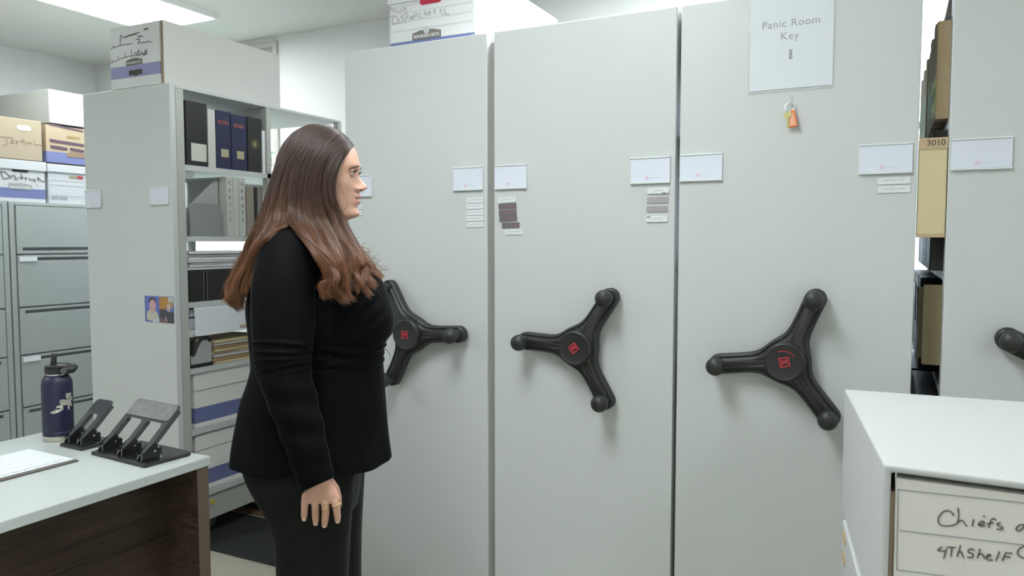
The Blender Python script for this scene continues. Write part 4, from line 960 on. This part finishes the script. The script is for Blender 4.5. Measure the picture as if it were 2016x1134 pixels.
# lips and blush belong to the same surface: second material on the lip rows
bo.data.materials.append(M_lip); bo.data.materials.append(mat('blush', (.60,.30,.24), .45, sss=.25))
for p in bo.data.polygons[:NR*NC]:
    k = p.index//NC
    if k < NR-1:
        py = rows[k]; c = p.center
        if 383.5 < py < 404 and c.x > L(690, py).x and abs(c.y) < .0195*(1-((py-392)/13)**2): p.material_index = 1
# eyes
for sy in (-1, 1):
    ec = Vector((L(706,342.5).x-.0152, sy*.0262, eyeL.z))
    fr = M4(ec, (0,-1,0), (0,0,1), (-1,0,0)) if False else Matrix.Translation(ec) @ Matrix.Rotation(math.pi/2, 4, 'Y') @ Matrix.Rotation(0, 4, 'Z')
    prof = [(.0110*math.sin(R(a)), -.0110*math.cos(R(a))) for a in range(0, 181, 10)]
    fixnormals(MB().lathe(prof, 28, fr).build('eye', mat('eye_white', (.70,.66,.63), .15), pr, smooth=True))
    prof = [(.0, .0121),(.0025,.0120),(.0055,.0108)][::-1]; prof = [(.0057,.0094),(.0056,.0100),(.0028,.0112),(.0,.0115)]
    fixnormals(MB().lathe(prof, 24, fr).build('iris', mat('iris_brown', (.10,.06,.035), .1), pr, smooth=True))
    # lids: pieces of a slightly larger ball, with lashes on the upper rim
    def lid(a0, a1, rad, name, mt):
        m = MB(); rg = []
        for i in range(7):
            row = []
            for j in range(17):
                az = R(-80+160*j/16); rim = a0*max(0, math.cos(az*1.06))**.7
                e2 = R(rim+(a1-rim)*i/6)
                row.append(ec+Vector((rad*math.cos(e2)*math.cos(az), rad*math.cos(e2)*math.sin(az)*1.12, rad*math.sin(e2))))
            rg.append(row)
        n = 17; m.v = [tuple(p) for r_ in rg for p in r_]; m.f = [(k*n+j, k*n+j+1, (k+1)*n+j+1, (k+1)*n+j) for k in range(6) for j in range(n-1)]
        o = m.build(name, mt, pr, smooth=True); s_ = o.modifiers.new('t', 'SOLIDIFY'); s_.thickness = .0008; return rg
    rg = lid(15, 80, .0121, 'upper_eyelid', mat('lid_skin', (.50,.29,.21), .45))
    lid(-11, -58, .0114, 'lower_eyelid', M_skin)
    m = MB()
    for j in range(1, 16):
        a = Vector(rg[0][j]); d = (a-ec).normalized(); m.tube([a-d*.0005, a+d*.0035+Vector((0,0,.0006)), a+d*.0070+Vector((0,0,.0032))], [.00055,.00045,.0002], 5)
    m.tube([Vector(q) for q in rg[0][1:16]], .0007, 6)
    m.build('eyelashes', mat('lash_black', (.02,.014,.012), .6), pr)
    # eyebrow lying on the brow ridge
    P = []
    for i in range(11):
        t = i/10; py = 328.0+8.0*t**1.5
        ph = .10+.50*t; v = min((head_pt(py, sy*-ph*s_) for s_ in (1,)), key=lambda q_: 0); v = head_pt(py, -ph if sy < 0 else ph)
        P.append(v+Vector((.0006,0,0)))
    m = MB()
    for p_, q_ in zip(P[:-1], P[1:]):
        for _ in range(6):
            b0 = p_.lerp(q_, random.random())+Vector((0,0,random.uniform(-.0014,.0014))); dd = (q_-p_).normalized()*.006+Vector((0,0,random.uniform(0,.0015)))
            out = Vector((.55, .83*sy, 0))*.0004
            m.tube([b0, b0+dd*.5+out, b0+dd+out*.3], [.00042,.00038,.00012], 4)
    m.build('eyebrow', mat('brow_brown', (.085,.048,.034), .7), pr)

m = MB()
for sy in (-1, 1):
    c = L(712.3, 374); m.tube([Vector((c.x-.002, sy*.0112, c.z-.0012)), Vector((c.x+.0025, sy*.0098, c.z-.0004))], .0016, 10, flat=.7)
m.build('nostrils', mat('nostril_shade', (.16,.05,.04), .8), pr, smooth=True)
# finger rings and nails
D = -.200
def ring_on(x, y, d, rad, tilt, rope=False):
    c = L(x, y, d); m = MB(); u = Vector((1,0,tilt)); v = Vector((0,1,0))
    if rope:
        for i in range(22):
            a = 2*math.pi*i/22; p = c+(u*math.cos(a)+v*math.sin(a))*rad; m.tube([p-Vector((.0004,0,.0003)), p+Vector((.0004,0,.0003))], .0015, 8)
    else:
        torus(m, c, rad, .0008, u, v)
        for k in (-1, 0, 1): 
            a = -math.pi/2+k*.28; p = c+(u*math.cos(a)+v*math.sin(a))*(rad+.0006); m.tube([p, p+Vector((.0001,0,0))], .0014 if k == 0 else .0011, 8)
    m.build('finger_ring', M_gold, pr, smooth=True)
ring_on(621,1000,D-.004,.0089,-.05); ring_on(641,1001,D-.0065,.0093,.18); ring_on(641,1003.5,D-.006,.0091,.12); ring_on(661.5,993,D-.004,.0097,.30,True)
m = MB()
for (x, y, d) in ((598.9,1020.5,D+.0025),(621.4,1029,D+.0028),(638.9,1033,D+.0024),(664.6,1024,D+.0036)):
    c = L(x, y, d); m.add([c+Vector((a*.0042, -.0052+.0016*abs(a)**2, b*.0048)) for a, b in ((-1,-.7),(-.5,-1),(.5,-1),(1,-.7),(1,.6),(.5,1),(-.5,1),(-1,.6))], [tuple(range(8))])
m.build('fingernails', mat('nail', (.58,.37,.29), .35), pr)

# ---- jacket
def velvet():
    m = mat('black_velvet', (.0028,.0030,.0036), .75, sheen=.28, spec=.08); nt = m.node_tree; b = nt.nodes['Principled BSDF']
    b.inputs['Sheen Roughness'].default_value = .14; b.inputs['Sheen Tint'].default_value = (.55,.58,.62,1)
    tc = nt.nodes.new('ShaderNodeTexCoord'); n = nt.nodes.new('ShaderNodeTexNoise'); n.inputs['Scale'].default_value = 9; n.inputs['Detail'].default_value = 5; nt.links.new(tc.outputs['Object'], n.inputs['Vector'])
    n2 = nt.nodes.new('ShaderNodeTexNoise'); n2.inputs['Scale'].default_value = 700; nt.links.new(tc.outputs['Object'], n2.inputs['Vector'])
    bp = nt.nodes.new('ShaderNodeBump'); bp.inputs['Strength'].default_value = .35; bp.inputs['Distance'].default_value = .012; nt.links.new(n.outputs['Fac'], bp.inputs['Height'])
    bp2 = nt.nodes.new('ShaderNodeBump'); bp2.inputs['Strength'].default_value = .3; bp2.inputs['Distance'].default_value = .0008; nt.links.new(n2.outputs['Fac'], bp2.inputs['Height']); nt.links.new(bp.outputs[0], bp2.inputs['Normal'])
    nt.links.new(bp2.outputs[0], b.inputs['Normal']); return m
jk = MB()
jt = [(457,598,684,.055),(466,580,684,.088),(478,562,690,.122),(492,545,702,.150),(510,530,722,.165),(530,517,740,.172),(555,504,754,.176),(580,496,765,.180),(605,492,773,.182),(625,493,777.5,.182),(642,495,778.5,.180),(656,496,775,.176),(668,497,766,.172),(682,498,759,.168),(700,499.5,756.5,.164),(722,500,756,.162),
      (740,496,757,.164),(760,488,758.5,.168),(790,475,760.5,.172),(820,467.5,762,.176),(850,462,764,.180),(875,458.5,766.5,.183),(896,456.5,769,.186),(904,456,770,.187)]
rg = []; n = 96
for k in range(240):
    py = 457+(904-457)*k/239; b_, f_, hw = cinterp(jt, py); f_ -= 3*min(1, max(0, (py-480)/60)); b_ += 7*min(1, max(0, (py-740)/80)); hw *= .88; A, B = L(b_, py), L(f_, py); c = (A+B)/2; a = (B.x-A.x)/2; row = []
    for i in range(n):
        t = 2*math.pi*i/n; ct, st = math.cos(t), math.sin(t)
        x = c.x+a*math.copysign(abs(ct)**.9, ct); y = c.y+hw*math.copysign(abs(st)**.85, st); z = c.z
        # drape from the bust towards the waist, and pull lines at the waist
        s = max(0, ct)
        w1 = .0060*math.sin((z*1.0-x*.9)*150)*G(py, 610, 45)*s*(1-s)*4*.8
        w2 = .0065*math.sin(z*190+x*30)*G(py, 690, 22)*abs(st)*max(0, ct+.35)
        q = (x-c.x)/max(a, .05)
        for pk, am in ((692,.0045),(703,.0040),(716,.0025)): w2 += am*(G(py, pk-16*(q-.2)*(1 if pk < 700 else .4)+3*math.sin(q*7+pk), 2.6)-.4*G(py, pk-16*(q-.2)*(1 if pk < 700 else .4)+3*math.sin(q*7+pk)+4.5, 2.8))*min(1, max(0, q+.1)*2.5)
        w3 = .004*math.sin(t*9+1)*max(0, (py-780)/125)
        r_ = 1+(w1+w2+w3)/max(a, .05)
        row.append(Vector((c.x+(x-c.x)*r_, c.y+(y-c.y)*r_, z - (.012*max(0,(py-880)/24) if False else 0))))
    rg.append(row)
jk.rings(rg)
ca, cb_, cc_ = L(591,970,-.2), L(662,938,-.2), L(626,954,-.26); cn = (cb_-ca).cross(cc_-ca).normalized(); cn = cn if cn.z < 0 else -cn
def sleeve(tab, sy):
    """rows: px, py, dy, radius"""
    N = 230; rgs = []; n = 64
    T = [(k,)+tuple(L(r[0], r[1], r[2]))+(r[3], r[1]) for k, r in enumerate(tab)]
    pts = [cinterp(T, (len(tab)-1)*i/(N-1)) for i in range(N)]
    for i, p in enumerate(pts):
        a, b = pts[max(i-1, 0)], pts[min(i+1, N-1)]; t = (Vector(b[:3])-Vector(a[:3])).normalized(); u = Vector((0,1,0)); u = (u-t*u.dot(t)).normalized(); v = t.cross(u)
        r, py = p[3], p[4]; row = []
        for j in range(n):
            th = 2*math.pi*j/n
            # crumpled rings at the elbow; deeper towards the front of the arm
            w_ = G(py, 707, 30)*(.0088*math.sin(py*.42+1.4*math.sin(th)+.5*math.cos(th*2))*(.65+.35*math.cos(th-1.0)))
            if sy < 0:
                w_ *= .35
                for pk, am in ((681,.0050),(699,.0046),(707,.0034),(714,.0048),(722,.0040),(729,.0026)):
                    pc = pk+15*(.35+math.cos(th-.15)) if th is not None else pk
                    w_ += am*(G(py, pc, 2.6)-.5*G(py, pc+4.2, 2.6))*max(0, -math.cos(th-.1))**.35 if math.cos(th-.1) < 0 else 0
            w_ += .0022*math.sin(py*.11+2*th)*G(py, 820, 90)
            row.append(Vector(p[:3])+(u*math.cos(th)+v*math.sin(th))*(r+w_))
        rgs.append(row)
    if sy < 0:                                                # slanted cuff
        ax = (Vector(pts[-1][:3])-Vector(pts[-8][:3])).normalized(); kl = [(ca-q).dot(cn)/ax.dot(cn) for q in rgs[-1]]
        for i in range(N-32, N):
            t = (i-(N-32))/31; rgs[i] = [q+ax*kl[j]*t for j, q in enumerate(rgs[i])]
    jk.rings(rgs)
near = [(585,478,-.110,.045),(572,500,-.135,.064),(562,535,-.160,.071),(558,575,-.178,.0725),(557.5,620,-.188,.0720),(557,665,-.195,.0690),(556.5,705,-.199,.0650),(562,742,-.203,.0600),(575,785,-.207,.0555),(590,832,-.210,.0515),(604,880,-.210,.0470),(616,922,-.206,.0435),(627,955,-.201,.0415)]
far_ = [(585,478,.110,.045),(575,505,.135,.062),(575,560,.170,.066),(582,640,.190,.062),(592,710,.197,.057),(612,790,.20,.050),(636,860,.20,.044),(650,905,.195,.041)]
sleeve(near, -1); sleeve(far_, 1)
vs, fs = remeshed(jk, .0029, 3, .5)
jm = MB(); jm.add(vs, fs); jo = fixnormals(jm.build('jacket', velvet(), pr, smooth=True))
# ---- trousers
tr = MB()
tr.rings(loft([(510,722,860,.145,0),(500,716,900,.148,0),(503,710,930,.148,0),(515,706,965,.145,0),(535,700,1000,.135,0)], 40, .9))
zk = lambda z: 0
for sy in (-1, 1):
    rgs = []
    rowt = [(900,478,727,.075,.072),(930,487,722,.080,.075),(965,508,719,.082,.075),(1010,535,716,.084,.077),(1060,545,713,.084,.078),(1134,549,711,.084,.080)]
    tab = [(L(600,py).z, L(b_,py,-yc).x, L(f_,py,yc).x, hw, yc) for py, b_, f_, hw, yc in rowt]
    xb, xf = tab[-1][1], tab[-1][2]; tab += [(.40, xb+.004, xf-.002, .084, .085), (.20, xb-.004, xf+.006, .090, .09), (.035, xb-.012, xf+.014, .098, .09)]
    tab = [(-a[0],)+a[1:] for a in tab]
    for k in range(60):
        z = tab[0][0]+(tab[-1][0]-tab[0][0])*k/59; b_, f_, hw, yc = cinterp(tab, z); row = []
        for i in range(56):
            t = 2*math.pi*i/56; c = (b_+f_)/2; a = (f_-b_)/2; fo = 1+.018*math.sin(3*t+z*3+sy)+.012*math.sin(5*t-z*5)
            row.append(Vector((c+a*math.cos(t)*fo, yc*sy+hw*math.sin(t)*fo, -z)))
        rgs.append(row)
    tr.rings(rgs)
vs, fs = remeshed(tr, .006, 5, .5)
tm = MB(); tm.add(vs, fs); fixnormals(tm.build('trousers', mat('black_green_cloth', (.0045,.0062,.0052), .55, sheen=.04, bump=.25, bscale=60, spec=.14), pr, smooth=True))
for sy in (-1, 1):
    m = MB(); y = .09*sy
    m.prism([(-.105,y-.034),(-.02,y-.036),(.06,y-.044),(.12,y-.036),(.155,y-.008),(.150,y+.010),(.12,y+.034),(.06,y+.042),(-.02,y+.036),(-.105,y+.034)], .0, .014)
    m.tube([(-.075,y,.045),(-.01,y,.048),(.06,y,.040),(.115,y,.028)], [.034,.036,.036,.024], 16)
    fixnormals(m.build('shoe', M_blackg, pr, smooth='auto'))

# ---- hair
def hair_mat():
    m = bpy.data.materials.new('brown_hair'); m.use_nodes = True; nt = m.node_tree; b = nt.nodes['Principled BSDF']
    ci = nt.nodes.new('ShaderNodeHairInfo'); cr = nt.nodes.new('ShaderNodeValToRGB'); e = cr.color_ramp.elements
    e[0].position = 0; e[0].color = (.036,.021,.016,1); e[1].position = 1; e[1].color = (.190,.080,.036,1)
    k = cr.color_ramp.elements.new(.45); k.color = (.046,.024,.017,1)
    nt.links.new(ci.outputs['Intercept'], cr.inputs[0])
    r = nt.nodes.new('ShaderNodeMapRange'); r.inputs[3].default_value = .5; r.inputs[4].default_value = 1.6; nt.links.new(ci.outputs['Random'], r.inputs[0])
    mx = nt.nodes.new('ShaderNodeVectorMath'); mx.operation = 'SCALE'; nt.links.new(cr.outputs[0], mx.inputs[0]); nt.links.new(r.outputs[0], mx.inputs['Scale']); nt.links.new(mx.outputs[0], b.inputs['Base Color'])
    b.inputs['Roughness'].default_value = .36; b.inputs['Specular IOR Level'].default_value = .42; return m
M_hair = hair_mat(); M_hairb = mat('brown_hair_mass', (.040,.022,.016), .6, noise=.4, nscale=60)
# guides from the face edge (first) round the back; (px, py, dy)
NG = [
 [(695,287,-.004),(683,300,-.042),(670,320,-.066),(661,343,-.079),(656.5,370,-.083),(661,397,-.081),(672,424,-.075),(682,448,-.078),(697,478,-.095),(713,510,-.115),(738,535,-.125),(764,556,-.125)],
 [(690,279,-.004),(668,300,-.060),(654,325,-.079),(646,355,-.088),(646,392,-.090),(658,428,-.088),(672,462,-.100),(690,497,-.125),(704,530,-.148),(712,562,-.158),(716,590,-.158)],
 [(680,270,-.004),(652,294,-.068),(635,325,-.086),(627,362,-.094),(627,402,-.098),(640,440,-.104),(655,475,-.130),(672,510,-.158),(684,545,-.172),(676,575,-.176),(690,603,-.172)],
 [(664,261,-.003),(632,288,-.070),(612,322,-.089),(603,365,-.099),(602,408,-.106),(611,444,-.122),(630,478,-.160),(652,512,-.188),(660,545,-.192),(650,570,-.190),(672,596,-.185)],
 [(648,256,-.002),(612,284,-.068),(590,322,-.088),(580,368,-.100),(575,412,-.112),(577,440,-.140),(596,462,-.180),(628,500,-.207),(652,540,-.206),(640,566,-.202),(655,590,-.196)],
 [(634,254,-.001),(597,284,-.064),(572,322,-.083),(560,370,-.096),(550,418,-.112),(550,443,-.138),(533,466,-.170),(512,500,-.165),(499,538,-.156),(494,570,-.154)],
 [(624,253,0),(585,286,-.056),(560,322,-.074),(546,370,-.086),(535,418,-.098),(520,455,-.112),(504,492,-.128),(488,530,-.140),(480,570,-.138),(478,604,-.130)],
 [(618,253,0),(577,286,-.038),(552,322,-.052),(537,370,-.062),(524,418,-.070),(506,458,-.076),(488,500,-.084),(470,545,-.088),(461,580,-.084),(466,604,-.078)],
 [(614,253,.002),(573,286,-.012),(547,322,-.018),(532,370,-.022),(518,418,-.026),(500,458,-.030),(481,502,-.034),(464,548,-.036),(456,580,-.034),(470,608,-.030)],
 [(614,253,.004),(573,286,.014),(547,322,.020),(532,370,.024),(518,418,.028),(501,458,.030),(483,502,.032),(467,548,.034),(460,584,.034),(476,612,.030)],
 [(622,253,.006),(583,286,.050),(558,322,.070),(545,370,.084),(535,418,.094),(520,458,.104),(505,500,.112),(494,545,.116),(490,590,.112)],
 [(640,254,.006),(605,284,.066),(585,322,.088),(575,368,.100),(572,412,.110),(575,450,.130),(560,490,.160),(540,530,.170),(530,570,.165)],
 [(664,261,.006),(632,288,.072),(612,322,.090),(603,365,.099),(604,410,.104),(618,448,.112),(645,485,.125),(680,520,.130),(705,550,.125),(722,575,.115)],
 [(680,270,.005),(656,294,.066),(640,325,.083),(632,362,.090),(633,402,.092),(648,440,.088),(667,475,.080),(690,505,.065),(716,532,.045),(742,554,.020)],
 [(695,287,.005),(683,300,.042),(671,320,.064),(663,343,.076),(660,370,.079),(665,397,.076),(675,424,.070),(680,450,.060),(694,480,.045),(711,508,.025),(733,532,.000),(754,552,-.020)],
]
def resample(gd, n):
    P = [L(*p) for p in gd]; P = [P[0]]+P+[P[-1]]; seg = len(P)-3; out = []
    for i in range(n):
        u = i/(n-1)*seg; k = min(int(u), seg-1); t = u-k; a, b, c, d = P[k:k+4]
        out.append(.5*((2*b)+(c-a)*t+(2*a-5*b+4*c-d)*t*t+(-a+3*b-3*c+d)*t**3))
    return np.array([tuple(p) for p in out])
NP_ = 26
SKC = np.array(L(628, 346)); SKE = np.array([.104, .081, .1235])
def outside(P, pad=0.0):
    q = (P-SKC)/(SKE+pad); d = np.linalg.norm(q, axis=-1, keepdims=True); m = (d < 1) & (P[..., 2:3] > SKC[2]-.075)
    return np.where(m, SKC+(P-SKC)/np.maximum(d, .25), P)
GU = outside(np.array([resample(g, NP_) for g in NG]))                 # guides x points x 3
# solid mass under the strands (slightly inside), one piece each side of the shoulder split
def sheet(i0, i1, name, shrink=.006, tcut=NP_):
    sub = 4; rr = []
    for g in range(i0*sub, (i1-1)*sub+1):
        k = min(g//sub, len(GU)-2); t = g/sub-k; rr.append(GU[k]*(1-t)+GU[k+1]*t)
    A = outside(np.array(rr)[:, :tcut], .002); nn = np.zeros_like(A)
    du = np.gradient(A, axis=0); dv = np.gradient(A, axis=1); nn = np.cross(du, dv); nn /= np.linalg.norm(nn, axis=2, keepdims=True)+1e-9
    cen = np.array([L(620,360).x, 0, 0]); out = A-cen; out[:, :, 2] = 0; sg = np.sign((nn*out).sum(2).mean()) or 1
    shr = np.linspace(.001, shrink, A.shape[1])[None,:,None]; inn = outside(A-nn*sg*shr); in2 = A-nn*sg*(shrink+.010*np.sin(np.linspace(.4, math.pi, A.shape[1]))[None,:,None])
    n0, n1 = A.shape[:2]; V = [tuple(p) for p in inn.reshape(-1,3)]+[tuple(p) for p in in2.reshape(-1,3)]; F = []; o = n0*n1
    for a in range(n0-1):
        for b in range(n1-1):
            q = (a*n1+b, a*n1+b+1, (a+1)*n1+b+1, (a+1)*n1+b); F.append(q); F.append(tuple(i+o for i in q[::-1]))
    for a in range(n0-1):
        F.append((a*n1+n1-1, a*n1+n1-1+o, (a+1)*n1+n1-1+o, (a+1)*n1+n1-1))
    return V, F
hm = MB()
for (a, b) in ((0,5),(5,12),(11,15)):
    V, F = sheet(a, b, '', .005, NP_-2); hm.add(V, F)
V, F = sheet(0, 15, '', .005, 13); hm.add(V, F)               # closed cap over the skull
ho = hm.build('hair', M_hairb, pr, smooth=True)
def strands(name, N, jit, frizz, seed, rad=.00042, glo=0.0, ghi=None):
    rg_ = np.random.default_rng(seed); ghi = len(GU)-1.001 if ghi is None else ghi
    cu_d = bpy.data.hair_curves.new(name); cu_d.add_curves([NP_]*N)
    u = rg_.uniform(glo, ghi, N)
    s = np.linspace(0, 1, NP_)[None, :]
    NL = 95                                                   # locks: strands gather towards the middle of their lock
    ul = (np.floor(u/ghi*NL)+.5)/NL*ghi; lockid = np.floor(u/ghi*NL).astype(int)
    stray = rg_.random(N) < .10
    gather = np.where(stray | (u < 1) | (u > 13), .15, .82)[:, None]*np.clip((s-.22)/.55, 0, 1)**.8
    ut = np.where((ul > 4) & (ul < 5), np.where(ul > 4.5, 5.0, 4.0), ul)      # nothing hangs across the shoulder
    spl = ((u > 4) & (u < 5))[:, None]
    us = u[:, None]; ease = np.clip((s-.49)/.12, 0, 1)
    ue = us*(1-gather)+ut[:, None]*gather
    ue = np.where(spl, ue*(1-ease)+(np.where(us > 4.5, 5.0+(us-4.5)*.5, 4.0-(4.5-us)*.5))*ease, ue)
    ue = np.clip(ue, 0, len(GU)-1.001); kk = np.floor(ue).astype(int); tt = (ue-kk)[..., None]; jj = np.arange(NP_)[None, :].repeat(N, 0)
    P = GU[kk, jj]*(1-tt)+GU[kk+1, jj]*tt
    s = s[..., None]
    lr = np.random.default_rng(99); LA = lr.normal(0, 1, (400, 3)); LB = lr.normal(0, 1, (400, 3)); ph = lr.uniform(0, 6.28, 400); lf = lr.uniform(1.6, 3.2, 400)
    A = LA[lockid][:, None, :]; B = LB[lockid][:, None, :]; phs = ph[lockid][:, None, None]; fq = lf[lockid][:, None, None]
    P = P + (A*.0060*s + (B*.0145*np.sin(s*6.28*fq+phs)*np.clip((s-.25)/.75, 0, 1)**1.2))*np.array([1, .8, .6])
    P = P + rg_.normal(0, 1, (N, 1, 3))*jit*(.25+s*.75)*np.array([1, .9, .5]) + rg_.normal(0, 1, (N, 1, 3))*frizz*s**3
    ph2 = rg_.uniform(0, 6.28, (N, 1, 1)); P = P + np.concatenate([np.sin(s*18+ph2), np.cos(s*15+ph2), np.sin(s*12+ph2)], 2)*frizz*.35*s
    # keep strands outside the skull
    P = outside(P, .003+rg_.random((N,1,1))*.004)
    ln = np.clip(1-.30*rg_.random((N, 1, 1))**2.2-.13*lr.random(400)[lockid][:, None, None], .5, 1); idx = s*ln*(NP_-1); i0 = np.minimum(np.floor(idx).astype(int), NP_-2)[..., 0]; fr_ = (idx[..., 0]-i0)[..., None]
    rowi = np.arange(N)[:, None]; P = P[rowi, i0]*(1-fr_)+P[rowi, i0+1]*fr_
    cu_d.attributes['position'].data.foreach_set('vector', P.reshape(-1).astype(np.float32))
    rr = np.repeat(np.linspace(1, .55, NP_)[None, :], N, 0)*rad
    ra = cu_d.attributes.get('radius') or cu_d.attributes.new('radius', 'FLOAT', 'POINT'); ra.data.foreach_set('value', rr.reshape(-1).astype(np.float32))
    cu_d.materials.append(M_hair); o = bpy.data.objects.new(name, cu_d); COL.objects.link(o); o.parent = ho; o['kind'] = 'stuff'; return o
strands('hair_strands', 17000, .0034, .0030, 3)
strands('flyaway_strands', 260, .006, .012, 5, .00025)
# loose curls in front of the neck and chest
crv = random.Random(11); m = MB()
for i in range(26):
    x0, y0, d0 = crv.uniform(694, 742), 0, crv.uniform(-.09, .0); y0 = 468+(x0-694)*1.25+crv.uniform(-6, 10); n_ = 22; ln = crv.uniform(28, 52); rc = crv.uniform(2.5, 6.5); ph = crv.uniform(0, 6.28); tw = crv.uniform(5, 9); P = []
    for k in range(n_):
        t = k/(n_-1); a = ph+tw*t; r_ = rc*t**.7
        P.append(L(x0+ln*.62*t+r_*(math.cos(a)-math.cos(ph)), y0+ln*.80*t-4*t*t*6+r_*(math.sin(a)-math.sin(ph)), d0+r_*.0008*math.sin(a*.7)))
    m.tube(P, [.00065*(1-.6*k/(n_-1)) for k in range(n_)], 5)
m.build('loose_curls', mat('curl_auburn', (.15,.065,.03), .4), ho, smooth=True)['kind'] = 'stuff'
# loose curl on the cheek, and the thin microphone lead at the waist
T_ = [(k, *p) for k, p in enumerate(((662,345,-.084),(667,362,-.084),(675,378,-.081),(682,393,-.076),(684.5,401,-.073),(682,409,-.070),(675,414,-.068)))]
m = MB(); m.tube([L(*cinterp(T_, i*.25)) for i in range(25)], .0004, 6)
m.build('cheek_curl', mat('curl_brown', (.12,.06,.04), .5), ho)
m = MB(); m.tube([L(*p) for p in ((754,686,-.02),(760,688,-.02),(765,693,-.02),(768,700,-.02))], .0007, 6); m.build('thin_wire', M_black, pr)
